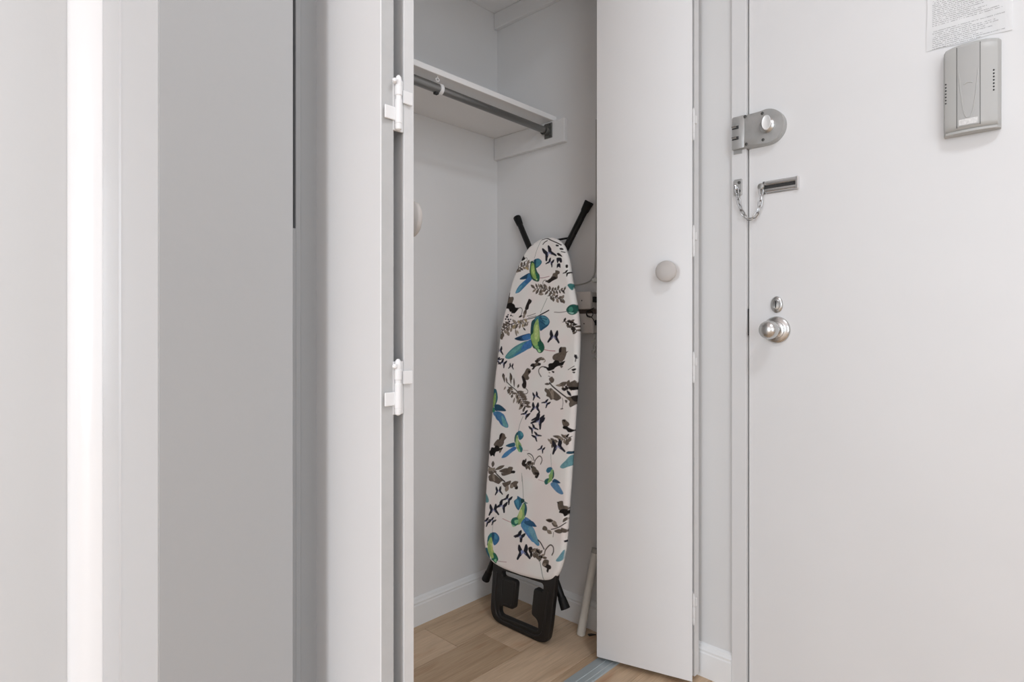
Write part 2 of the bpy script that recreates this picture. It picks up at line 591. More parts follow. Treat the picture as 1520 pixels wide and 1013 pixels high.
# thumb turn: collar and oval grip
obj('turn_collar', add_lathe(bmesh.new(), [(.0200, 0), (.0200, .004), (.0150, .009), (.009, .010)], (-.0235, -1.0330, 1.5430), (-1, 0, 0), 28), M_steel, lock, smooth=True)
bm = bmesh.new()
add_lathe(bm, [(0, -.0035), (.012, -.0035), (.0175, -.002), (.019, 0), (.0175, .003), (.0155, .0022), (0, .0030)], (0, 0, 0), (-1, 0, 0), 32)
bmesh.ops.scale(bm, vec=(1, .62, 1.05), verts=bm.verts)
bmesh.ops.translate(bm, vec=(-.042, -1.0370, 1.5450), verts=bm.verts)
obj('thumb_turn', bm, M_turn, lock, smooth=True)
obj('turn_stem', add_tube(bmesh.new(), [(-.033, -1.0345, 1.5440), (-.043, -1.0365, 1.5445)], .006, 12), M_steel, lock)

# ------------------------------------------------------------------ security chain
chain = empty('security_chain', (0, -1.0, 1.38))
tag(chain, 'steel security chain hanging in a loop under the rim lock', 'door chain')
tr = bmesh.new()
add_box(tr, -.0025, 0, -1.104, -1.014, 1.3655, 1.4005, bev=.0008)
track = obj('slide_track', tr, M_chrome, chain)
for z0, z1, d in ((1.3880, 1.3975, .009), (1.3695, 1.3790, .009)):
    b2 = bmesh.new()
    n = 6
    cyy = (z0 + z1) / 2
    add_tube(b2, [(-.004, -1.0185, cyy), (-.004, -1.099, cyy)], .0056, 14)
    obj('track_rail', b2, M_chrome, track, smooth=True)
obj('track_slot', box(-.0036, -.0024, -1.0975, -1.0185, 1.3795, 1.3870), M_hole, track)
obj('track_end', box(-.0105, 0, -1.1065, -1.0985, 1.3660, 1.4000, bev=.0022, seg=2), M_chrome, track)
obj('track_end', box(-.0085, 0, -1.0195, -1.0145, 1.3665, 1.3995, bev=.0018, seg=2), M_screw, track)
sl = obj('slide_button', add_lathe(bmesh.new(), [(.0062, 0), (.0062, .008), (.0085, .009), (.0090, .012), (.0070, .0145), (0, .0155)], (-.004, -1.0125, 1.3855), (-1, 0, 0), 20), M_steel, chain, smooth=True)
pl = obj('anchor_plate', add_plate(bmesh.new(), [(-.9372, 1.374), (-.9390, 1.3715), (-.9590, 1.3715), (-.9610, 1.374), (-.9610, 1.414), (-.9590, 1.4165), (-.9400, 1.4165), (-.9372, 1.412)], -.0145, -.010, bev=.0015), M_rimlock, chain)
for z in (1.406, 1.383):
    obj('screw', add_lathe(bmesh.new(), [(.0042, 0), (.0040, .0014), (0, .002)], (-.0145, -.9535, z), (-1, 0, 0), 12), M_screw, pl)
obj('anchor_loop', add_tube(bmesh.new(), catmull([(-.0145, -.9440, 1.402), (-.0215, -.9450, 1.402), (-.0240, -.9470, 1.394), (-.0215, -.9480, 1.386), (-.0145, -.9480, 1.386)], 4), .0020, 8), M_chrome, pl, smooth=True)
cp = catmull([(-.0215, -.9480, 1.392), (-.0205, -.9510, 1.372), (-.019, -.9545, 1.350), (-.018, -.9600, 1.330), (-.0175, -.9700, 1.312), (-.017, -.9850, 1.3010),
              (-.0165, -.9980, 1.3080), (-.016, -1.0080, 1.3270), (-.0155, -1.0120, 1.3480), (-.015, -1.0135, 1.3680), (-.0145, -1.0135, 1.3800)], 10)
# walk the curve at link pitch
dist = [0.0]
for a, b in zip(cp, cp[1:]):
    dist.append(dist[-1] + (b - a).length)
total = dist[-1]
NL = 12
pitch = total / NL


def at_dist(s):
    s = max(0, min(total - 1e-6, s))
    i = max(k for k in range(len(dist)) if dist[k] <= s)
    i = min(i, len(cp) - 2)
    f = (s - dist[i]) / max(1e-9, dist[i + 1] - dist[i])
    return cp[i].lerp(cp[i + 1], f)


for k in range(NL):
    c = at_dist((k + .5) * pitch)
    t = (at_dist((k + 1) * pitch) - at_dist(k * pitch)).normalized()
    side = Vector((1, 0, 0)).cross(t).normalized()
    nrm3 = Vector((1, 0, 0))
    tw = math.radians(38 if k % 2 else -42)
    w = (side * math.cos(tw) + nrm3 * math.sin(tw)).normalized()
    hl, hw = pitch * .5 + .0018, .0046
    loop = []
    for q in range(20):
        a = 2 * math.pi * q / 20
        u, v = math.cos(a), math.sin(a)
        loop.append(c + t * (math.copysign(abs(u) ** .7, u) * hl) + w * (math.copysign(abs(v) ** .8, v) * hw))
    obj('chain_link', add_tube(bmesh.new(), loop, .0015, 6, closed=True), M_link, chain, smooth=True)

# ------------------------------------------------------------------ intercom / chime box
ic = empty('door_chime', (0, -1.464, 1.43))
tag(ic, 'grey plastic door chime box under the paper notice', 'intercom')
zb, zt = 1.4320, 1.6215
cyc = -1.4643


def chime_section(z, inset=0.0):
    """front curve across the width"""
    pts = []
    for k in range(25):
        u = -1 + 2 * k / 24
        d = .026 + .010 * (1 - abs(u) ** 2.4)
        if abs(u) > .93: d -= (abs(u) - .93) / .07 * .008
        pts.append((-(d - inset), cyc - u * .0493))
    return pts


zs = [zb, zb + .0015, zb + .005, zb + .012] + [zb + .012 + (zt - zb - .024) * k / 12 for k in range(1, 12)] + [zt - .012, zt - .005, zt - .0015, zt]
bm = bmesh.new()
grid = []
for z in zs:
    e = min(z - zb, zt - z)
    inset = .010 * max(0, 1 - e / .010) ** 2
    row = []
    for x, y in chime_section(z, inset):
        # top edge arches down a little to its ends
        u = (y - cyc) / .0493
        zz = z - (.005 * abs(u) ** 3 if z > zt - .013 else 0)
        row.append(bm.verts.new((x, y, zz)))
    grid.append(row)
for a, b in zip(grid, grid[1:]):
    for k in range(24):
        bm.faces.new((a[k], a[k + 1], b[k + 1], b[k]))
# sides to the wall
ring = grid[0][:] + [r[-1] for r in grid[1:-1]] + grid[-1][::-1] + [r[0] for r in grid[1:-1]][::-1]
rb = [bm.verts.new((0, v.co.y, v.co.z)) for v in ring]
for k in range(len(ring)):
    k2 = (k + 1) % len(ring)
    bm.faces.new((ring[k], ring[k2], rb[k2], rb[k]))
bm.faces.new(rb)
obj('housing', bm, M_plastic, ic, angle=35)


def chime_x(y):
    u = (y - cyc) / .0493
    d = .026 + .010 * (1 - abs(u) ** 2.4)
    if abs(u) > .93: d -= (abs(u) - .93) / .07 * .008
    return -d


def on_chime(pts, r, name, m, seg=6, off=0.0, parent=ic):
    return obj(name, add_tube(bmesh.new(), [(chime_x(y) - off, y, z) for y, z in pts], r, seg), m, parent, smooth=True)


gy = (-1.4405, -1.4810)     # the two joints of the cover
for g in gy:
    on_chime([(g, zb + .006 + (zt - zb - .014) * k / 6) for k in range(7)], .0006, 'cover_joint', M_screw)
# centre panel with its U-shaped raised rim
bm = bmesh.new()
nU = 10
ga = []
for k in range(nU + 1):
    y = gy[0] - .0012 + (gy[1] - gy[0] + .0024) * k / nU
    ga.append((bm.verts.new((chime_x(y) - .0009, y, zb + .008)), bm.verts.new((chime_x(y) - .0009, y, zt - .010))))
for a, b in zip(ga, ga[1:]):
    bm.faces.new((a[0], b[0], b[1], a[1]))
cpn = obj('centre_panel', bm, M_plastic_c, ic, smooth=True)
cm = (gy[0] + gy[1]) / 2
U = [(cm + .0165 * u, 1.4565 + .10 * abs(u) ** 2.6) for u in [(-1 + 2 * k / 28) for k in range(29)]]
on_chime(U, .0011, 'raised_rim', M_plastic, off=.0008)
on_chime([(cm + .0075 * u, 1.5295 + .0030 * (1 - u * u)) for u in [(-1 + 2 * k / 10) for k in range(11)]], .0013, 'button_edge', M_plastic, off=.0008)
# clear label window at the foot
bm = bmesh.new()
ga = []
for k in range(7):
    y = gy[0] - .004 + (gy[1] - gy[0] + .008) * k / 6
    ga.append((bm.verts.new((chime_x(y) - .0016, y, zb + .010)), bm.verts.new((chime_x(y) - .0016, y, zb + .0225))))
for a, b in zip(ga, ga[1:]):
    bm.faces.new((a[0], b[0], b[1], a[1]))
obj('label_window', bm, mat('pale_glossy_label', (.66, .66, .65), .15, spec=.8, var=.12, vscale=260), ic)
for y, z0 in ((-1.4205, 1.4985), (-1.5030, 1.5060)):
    for k in range(7):
        obj('sound_hole', add_lathe(bmesh.new(), [(.0018, -.001), (.0018, .0004), (.0012, .0006)], (chime_x(y), y, z0 + .0070 * k), (-1, 0, 0), 8), M_hole, ic)
# lower lip
bm = bmesh.new()
lip = [(chime_x(cyc - u * .0493) - .0005, cyc - u * .0493) for u in [(-1 + 2 * k / 20) for k in range(21)]]
add_prism(bm, [(x * .86, y) for x, y in lip] + [(-.004, lip[-1][1]), (-.004, lip[0][1])], zb - .004, zb + .001)
obj('lower_lip', bm, M_plastic, ic, angle=40)


# ------------------------------------------------------------------ paper notice
def paper_mat():
    m = bpy.data.materials.new('printed_notice_paper')
    m.use_nodes = True
    nt = m.node_tree
    L = nt.links.new
    b = nt.nodes['Principled BSDF']
    b.inputs['Roughness'].default_value = .6
    tc = nt.nodes.new('ShaderNodeTexCoord')
    sp = nt.nodes.new('ShaderNodeSeparateXYZ')
    L(tc.outputs['Object'], sp.inputs[0])

    def math_(op, a, c=None):
        n = nt.nodes.new('ShaderNodeMath')
        n.operation = op
        for i, v in enumerate((a, c)):
            if v is None: continue
            if isinstance(v, (int, float)): n.inputs[i].default_value = v
            else: L(v, n.inputs[i])
        return n.outputs[0]
    z = sp.outputs['Z']; y = sp.outputs['Y']
    q = math_('DIVIDE', z, .0043)
    line = math_('FLOOR', q)
    fr = math_('FRACT', q)
    inl = math_('MULTIPLY', math_('GREATER_THAN', fr, .34), math_('LESS_THAN', fr, .70))
    cb = nt.nodes.new('ShaderNodeCombineXYZ')
    L(math_('MULTIPLY', y, 520), cb.inputs[0]); L(math_('MULTIPLY', line, 7.31), cb.inputs[1]); L(math_('MULTIPLY', z, 220), cb.inputs[2])
    n1 = nt.nodes.new('ShaderNodeTexNoise'); n1.inputs['Scale'].default_value = 1.0; n1.inputs['Detail'].default_value = 1
    L(cb.outputs[0], n1.inputs['Vector'])
    letter = math_('GREATER_THAN', n1.outputs['Fac'], .44)
    # line length differs from line to line
    cb2 = nt.nodes.new('ShaderNodeCombineXYZ'); L(math_('MULTIPLY', line, 3.17), cb2.inputs[0])
    n2 = nt.nodes.new('ShaderNodeTexWhiteNoise'); n2.noise_dimensions = '3D'; L(cb2.outputs[0], n2.inputs['Vector'])
    end = math_('SUBTRACT', -1.452, math_('MULTIPLY', n2.outputs['Value'], .070))
    ok = math_('MULTIPLY', math_('GREATER_THAN', y, math_('MAXIMUM', end, -1.522)), math_('LESS_THAN', y, -1.392))
    ok = math_('MULTIPLY', ok, math_('GREATER_THAN', n2.outputs['Value'], .10))
    ink = math_('MULTIPLY', math_('MULTIPLY', inl, letter), ok)
    mx = nt.nodes.new('ShaderNodeMix'); mx.data_type = 'RGBA'
    mx.inputs['A'].default_value = (.95, .95, .95, 1); mx.inputs['B'].default_value = (.56, .56, .56, 1)
    L(ink, mx.inputs['Factor']); L(mx.outputs['Result'], b.inputs['Base Color'])
    return m


bm = bmesh.new()
ny, nz = 24, 16
g = []
for j in range(nz + 1):
    row = []
    for i in range(ny + 1):
        u, v = i / ny, j / nz
        y = -1.3816 + (-1.5328 + 1.3816) * u
        z = 1.6345 + .23 * v
        edge = .0012 * math.sin(9 * v + 1) * (1 if u in (0, 1) else 0)
        x = -.0016 - .0012 * abs(math.sin(3 * v + 4 * u)) - .0015 * max(0, u - .8)
        row.append(bm.verts.new((x, y + edge, z + (.0012 * math.sin(11 * u) if j == 0 else 0))))
    g.append(row)
for a, b in zip(g, g[1:]):
    for k in range(ny):
        bm.faces.new((a[k], a[k + 1], b[k + 1], b[k]))
bmesh.ops.solidify(bm, geom=bm.faces[:], thickness=.0003)
paper = tag(obj('paper_notice', bm, paper_mat(), smooth=True), 'white paper notice with small print taped to the entry door', 'notice')

# ------------------------------------------------------------------ folding closet doors
ZB, ZT = .0146, 2.10


def hinge(parent, x, y, z0, z1, xl, xr, flip=1):
    """white painted butterfly hinge: plate in the crack, barrel, two tabs"""
    h = obj('hinge', box(xl, xr, y + .004, y + .0075, z0 + .001, z1 - .004, bev=.0006), M_edge, parent)
    zm = z1 - z0
    bmh = bmesh.new()
    add_lathe(bmh, [(.0015, 0), (.0045, .002), (.0052, .006), (.0052, zm * .12), (.0046, zm * .125), (.0054, zm * .135), (.0054, zm * .56),
                    (.0045, zm * .57), (.0045, zm * .63), (.0056, zm * .64), (.0056, zm * .80), (.0048, zm * .81), (.0052, zm * .90), (.0040, zm * .97), (.0018, zm)],
              (x, y - .001, z0), (0, 0, 1), 16)
    obj('barrel', bmh, M_trim, h, smooth=True)
    obj('tab', box(xl - .0165, xl + .003, y + .0005, y + .0035, z0 + zm * .18, z0 + zm * .42, bev=.0012, seg=2), M_trim, h)
    obj('tab', box(xr - .003, xr + .0150, y + .0005, y + .0035, z0 + zm * .54, z0 + zm * .78, bev=.0012, seg=2), M_trim, h)
    obj('pin_head', add_lathe(bmesh.new(), [(.0022, 0), (.0036, .002), (.0036, .006), (.0015, .008)], (xl - .001, y, z1 - .013), (-.3, -.6, .4), 10), M_trim, h, smooth=True)
    return h


def cabinet_knob(parent, base, axis):
    return obj('door_knob', add_lathe(bmesh.new(), [(.011, 0), (.010, .004), (.010, .014), (.018, .019), (.0285, .0235), (.0300, .027), (.0292, .031), (.0262, .0335), (.012, .0345), (0, .0347)],
                                      base, axis, 40), M_knob, parent, angle=50)


# left pair, folded
dl = empty('door_2', (-1.10, -.75, 0))
tag(dl, 'left pair of white folding closet door panels seen edge on', kind='structure')
p1 = obj('door_panel', add_prism(bmesh.new(), [(-1.1320, -.8800), (-1.1105, -.8832), (-1.0775, -.6130), (-1.0985, -.6100)], ZB, ZT, bev=.0012), M_panel, dl)
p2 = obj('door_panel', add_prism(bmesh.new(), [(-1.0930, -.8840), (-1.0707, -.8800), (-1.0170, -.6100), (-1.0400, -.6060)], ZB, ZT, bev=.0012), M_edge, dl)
hinge(dl, -1.1062, -.888, 1.3000, 1.3831, -1.1125, -1.0935)
hinge(dl, -1.1072, -.888, .8710, .9563, -1.1125, -1.0935)
hinge(dl, -1.1070, -.888, .1900, .2740, -1.1125, -1.0935)
nk = Vector((.98, -.195, 0)).normalized()
cabinet_knob(p2, (-1.0583, -.8180, 1.185), nk)

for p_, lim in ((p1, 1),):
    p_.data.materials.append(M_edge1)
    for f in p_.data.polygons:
        if f.normal.y < -.9: f.material_index = 1  # near edge faces get the darker edge paint

# right pair, folded
dr = empty('door_3', (-.08, -.72, 0))
tag(dr, 'right pair of white folding closet door panels with a round knob', kind='structure')
nf = Vector((.9617, .2743))
q1 = obj('door_panel', add_prism(bmesh.new(), [(-.1570, -.5780), (-.0800, -.8480), (-.0615, -.8387), (-.1370, -.5715)], ZB, ZT, bev=.0010), M_panel, dr)
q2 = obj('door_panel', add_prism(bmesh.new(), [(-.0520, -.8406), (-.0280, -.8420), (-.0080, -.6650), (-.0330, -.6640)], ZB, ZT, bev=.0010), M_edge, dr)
# push the two near edges apart so the crack between them stays open
for z0, z1 in ((1.5363, 1.6282), (1.2063, 1.2963), (.8500, .9381), (.1650, .2550)):
    h = obj('hinge', box(-.0610, -.0525, -.8360, -.8330, z0, z1, bev=.0006), M_edge, dr)
    zm = z1 - z0
    bmh = bmesh.new()
    add_lathe(bmh, [(.0010, 0), (.0030, .003), (.0034, zm * .2), (.0026, zm * .22), (.0035, zm * .25), (.0035, zm * .55), (.0026, zm * .58), (.0035, zm * .62), (.0034, zm * .9), (.001, zm)],
              (-.0620, -.8430, z0), (0, 0, 1), 12)
    obj('barrel', bmh, M_trim, h, smooth=True)
    obj('tab', box(-.0530, -.0420, -.8440, -.8405, z0 + zm * .55, z0 + zm * .80, bev=.0008), M_trim, h)
cabinet_knob(q1, (-.0983, -.7839, 1.165), (-.9617, -.2743, 0))

# ------------------------------------------------------------------ floor strip under the doors
ts = empty('threshold_strip', (-.58, -.60, 0))
tag(ts, 'blue grey metal threshold strip on the floor under the closet doors', 'threshold')
pr = [(-.5705, .0), (-.5725, .0035), (-.5990, .0045), (-.6005, .0030), (-.6030, .0030), (-.6045, .0045), (-.6310, .0035), (-.6330, 0)]
bm = bmesh.new()
A = [bm.verts.new((-1.18, y, z)) for y, z in pr]
B = [bm.verts.new((-.03, y, z)) for y, z in pr]
for i in range(len(pr)):
    j = (i + 1) % len(pr)
    bm.faces.new((A[i], A[j], B[j], B[i]))
bm.faces.new(A[::-1]); bm.faces.new(B)
obj('strip', bm, M_strip, ts)
obj('ridge', box(-1.18, -.03, -.6205, -.6175, .0036, .0052, bev=.0005), M_strip2, ts)


# ------------------------------------------------------------------ closet shelves and rod
def shelf(z, depth, cleat_len, label, label2):
    s = empty('closet_shelf', (-.6, -.15, z))
    tag(s, label, 'shelf', 'white shelves across the closet')
    obj('shelf_board', box(-1.18, -.0005, -depth, -.0005, z, z + .0175, bev=.0012), M_trim, s)
    zb_ = z - (.083 if z < 2 else .061)
    tag(obj('shelf_cleat', box(-.019, -.0002, -cleat_len, -.001, zb_, z - .0004, bev=.0018), M_closet), label2, 'cleat', 'cleats carrying the closet shelves')
    return s


s1 = shelf(1.7350, .2950, .3440, 'white closet shelf directly above the hanging rod',
           'white wall cleat that carries the rod bracket and lower shelf')
shelf(2.2160, .3600, .46, 'upper white closet shelf at the top of the closet', 'white wall cleat under the upper closet shelf')
# small screw eye under the lower shelf
eye = [(-.530 + .006 * math.cos(a), -.282, 1.7260 + .0048 * math.sin(a)) for a in [2 * math.pi * k / 14 for k in range(14)]]
bm = bmesh.new()
add_tube(bm, eye, .0014, 6, closed=True)
add_tube(bm, [(-.530, -.282, 1.7295), (-.530, -.282, 1.7355)], .0014, 6)
obj('screw_eye', bm, M_trim, s1, smooth=True)

rod = empty('closet_rod', (-.6, -.27, 1.705))
tag(rod, 'dull grey metal hanging rod under the lower closet shelf', 'rod')
obj('outer_tube', add_tube(bmesh.new(), [(-1.179, -.27, 1.7105), (-.514, -.27, 1.7065)], .0138, 24), M_rod, rod, smooth=True)
obj('inner_tube', add_tube(bmesh.new(), [(-.512, -.27, 1.7060), (-.030, -.27, 1.7020)], .0118, 24), M_rod, rod, smooth=True)
col = bmesh.new()
add_lathe(col, [(.0140, 0), (.0158, .001), (.0158, .012), (.0120, .014)], (-.518, -.27, 1.7063), (1, 0, 0), 24)
obj('collar', col, M_trim, rod, smooth=True)
obj('clip', box(-.532, -.519, -.276, -.264, 1.6880, 1.6960, bev=.001), M_hole, rod)
br = obj('end_bracket', box(-.0225, -.0190, -.292, -.257, 1.676, 1.7285, bev=.0008), M_bracket, rod)
cup = bmesh.new()
add_tube(cup, [(-.040, -.2700 + .0155 * math.cos(a), 1.7020 + .0155 * math.sin(a)) for a in [math.pi + math.pi * k / 14 for k in range(15)]], .002, 6)
add_lathe(cup, [(.0155, 0), (.0155, .016), (.013, .016)], (-.0225, -.27, 1.7020), (-1, 0, 0), 24)
obj('rod_cup', cup, M_bracket, br)
for z in (1.7225, 1.682):
    obj('screw', add_lathe(bmesh.new(), [(.004, 0), (.003, .0015), (0, .002)], (-.0225, -.2830, z), (-1, 0, 0), 10), M_screw, br)

# ------------------------------------------------------------------ junction boxes, cables, pipe
for (y0, y1_, z0, z1, lab, dx) in ((-.4700, -.388, 1.0680, 1.1270, 'cream wall junction box, the upper of the two beside the ironing board', .034),
                                   (-.4785, -.398, .9875, 1.0540, 'cream wall junction box, the lower of the two beside the ironing board', .034)):
    b = empty('junction_box', (0, (y0 + y1_) / 2, z0))
    tag(b, lab, 'junction box', 'junction boxes on the closet side wall')
    obj('base', box(-dx + .008, 0, y0 + .002, y1_ - .002, z0 + .002, z1 - .002, bev=.002), M_box, b)
    obj('lid', box(-dx - .006, -dx + .009, y0, y1_, z0, z1, bev=.0045, seg=3), M_box, b, angle=40)
    obj('screw', add_lathe(bmesh.new(), [(.0026, 0), (.0022, .0012), (0, .0016)], (-dx - .006, (y0 + y1_) / 2 - .006, (z0 + z1) / 2), (-1, 0, 0), 10), M_screw, b)
    obj('cable_port', box(-.026, -.004, y0 - .0030, y0 + .001, (z0 + z1) / 2 - .006, (z0 + z1) / 2 + .012), M_hole, b)
tag(obj('back_plate', box(-.016, 0, -.470, -.395, 1.0535, 1.0690), mat('brown_back_plate', (.20, .15, .13), .7)),
    'brown mounting strip between the two junction boxes', 'mounting strip')


def cable(name, pts, r, m, label, n=6):
    return tag(obj(name, add_tube(bmesh.new(), catmull(pts, n), r, 8), m, smooth=True), label, 'cable')


cable('wall_cable', [(-.004, -.30, 1.150), (-.004, -.369, 1.153), (-.004, -.410, 1.156), (-.004, -.440, 1.163), (-.004, -.455, 1.178), (-.0035, -.462, 1.205),
                     (-.0035, -.466, 1.30), (-.0035, -.468, 1.45), (-.0035, -.468, 1.70)], .0022, M_cable, 'thin painted cable bending up the closet side wall')
cable('wall_cable', [(-.006, -.4700, 1.1750), (-.006, -.4790, 1.12), (-.006, -.4840, 1.06), (-.007, -.4850, .99), (-.006, -.4850, .94), (-.004, -.4830, .80), (-.004, -.4800, .60), (-.004, -.4770, .32)],
      .0030, M_cable, 'thin painted cable running down below the junction boxes')
cable('wire_tangle', [(-.030, -.478, 1.072), (-.040, -.469, 1.066), (-.045, -.458, 1.055), (-.045, -.462, 1.044), (-.042, -.474, 1.042), (-.040, -.480, 1.052), (-.042, -.472, 1.064),
                      (-.046, -.460, 1.060), (-.048, -.464, 1.048), (-.040, -.476, 1.040), (-.030, -.484, 1.020)], .0015, M_black, 'small black loop of wire on the lower junction box')
r7 = random.Random(11)
pts = [(-.014 - r7.uniform(0, .016), -.470 - r7.uniform(-.010, .014), .975 - .0035 * k + r7.uniform(-.010, .010)) for k in range(20)]
cable('frayed_cable', pts, .0019, M_cablew, 'frayed whitish cable ends under the junction boxes', 4)
bm = bmesh.new()
add_box(bm, -.020, 0, -.4780, -.4600, 1.158, 1.172, bev=.002)
tag(obj('cable_clip', bm, M_cablew), 'white plastic cable clip above the junction boxes', 'clip')

pipe = empty('plastic_pipe', (-.06, -.447, 0))
tag(pipe, 'cream plastic pipe rising from the floor beside the ironing board', 'pipe')
pp = catmull([(-.060, -.4465, .0005), (-.056, -.4530, .05), (-.051, -.4620, .11), (-.045, -.4700, .17), (-.038, -.4760, .22), (-.030, -.4800, .268)], 5)
obj('pipe_body', add_tube(bmesh.new(), pp, .0135, 18, radii=[.0142 - .0035 * k / (len(pp) - 1) for k in range(len(pp))]), M_pipe, pipe, smooth=True)
obj('pipe_collar', add_tube(bmesh.new(), [pp[-1] + Vector((0, 0, .0)), pp[-1] + Vector((.003, -.0015, .014))], .0118, 16), M_cable, pipe, smooth=True)
bm = bmesh.new()
add_prism(bm, [(-.047, -.464), (-.036, -.470), (-.030, -.486), (-.040, -.480), (-.052, -.474)], .0004, .003)
tag(obj('floor_debris', bm, M_black), 'small black scrap on the floor beside the cream pipe', 'scrap')

# ------------------------------------------------------------------ ironing board
ib = empty('ironing_board', (-.20, -.28, 0))
tag(ib, 'folded ironing board with a hummingbird print cover leaning in the closet', 'ironing board')


def bp_(a, z, d=0.0):
    """point on the leaning plane of the board: a metres along the wall, z up, d behind the front"""
    return Vector((-.20 + .10 * z + d, -a, z))


left = [(.300, 1.3185), (.281, 1.3172), (.2566, 1.3110), (.2173, 1.2880), (.183, 1.2435), (.159, 1.1934), (.1430, 1.1406), (.1300, 1.0874), (.1180, 1.0365), (.1105, .9829), (.1010, .8661),
        (.0958, .7618), (.0950, .6562), (.0940, .5535), (.0932, .4963), (.0926, .4017), (.0950, .3085), (.1030, .2480), (.1160, .2170), (.1370, .1965), (.1650, .1860), (.2100, .1815), (.285, .1810)]
right = [(.300, 1.3185), (.3200, 1.3165), (.3400, 1.3100), (.3572, 1.2999), (.3792, 1.2771), (.4010, 1.2300), (.4154, 1.1773), (.4321, 1.1220), (.4460, 1.0740), (.4560, 1.0300), (.4640, .9740), (.4657, .8815), (.4652, .7896),
         (.4648, .6963), (.4640, .6032), (.4624, .4714), (.4615, .3882), (.4600, .3200), (.4555, .2850), (.4500, .2600), (.4420, .2360), (.4290, .2140), (.4110, .2000), (.3850, .1910), (.3500, .1860), (.285, .1810)]
Lc = np.array([(v.x, v.y) for v in catmull([Vector(p) for p in left], 8)])
Rc = np.array([(v.x, v.y) for v in catmull([Vector(p) for p in right], 8)])
zt_, zb2 = 1.3183, .1811
# rows: fine everywhere, finer at both ends
NR, NC = 860, 250
t = np.linspace(0, 1, NR)
zr = zb2 + (zt_ - zb2) * (t - .018 * np.sin(2 * np.pi * t) / (2 * np.pi) * 6)
zr = np.sort(np.clip(zr, zb2, zt_))


def edge_at(C, z):
    o = np.argsort(C[:, 1], kind='stable')
    zz = C[o, 1]; aa = C[o, 0]
    return np.interp(z, zz, aa)


la = edge_at(Lc, zr)
ra = edge_at(Rc, zr)
u = np.linspace(0, 1, NC)
Agrid = la[:, None] + (ra - la)[:, None] * u[None, :]
Zgrid = np.repeat(zr[:, None], NC, 1)
outline = np.vstack([Lc[::-1], Rc[1:]])          # bottom middle -> left side -> nose -> right side -> bottom middle
seg_a = outline; seg_b = np.roll(outline, -1, 0)
PA = Agrid.ravel(); PZ = Zgrid.ravel()
dmin = np.full(PA.shape, 9.0)
for (x0, z0_), (x1, z1_) in zip(seg_a, seg_b):
    dx, dz = x1 - x0, z1_ - z0_
    L2 = dx * dx + dz * dz
    if L2 < 1e-12: continue
    m_ = (PZ > min(z0_, z1_) - .03) & (PZ < max(z0_, z1_) + .03)
    idx = np.nonzero(m_)[0]
    tt = np.clip(((PA[idx] - x0) * dx + (PZ[idx] - z0_) * dz) / L2, 0, 1)
    dd = np.hypot(PA[idx] - x0 - tt * dx, PZ[idx] - z0_ - tt * dz)
    dmin[idx] = np.minimum(dmin[idx], dd)
rad = .016
e = np.clip(dmin / rad, 0, 1)
dep = .013 * (1 - np.sqrt(np.clip(1 - (1 - e) ** 2, 0, 1)))
dep += .0006 * np.sin(PA * 60 + np.sin(PZ * 21) * 2) * e + .0009 * np.sin(PZ * 34 + PA * 20) * (1 - e)

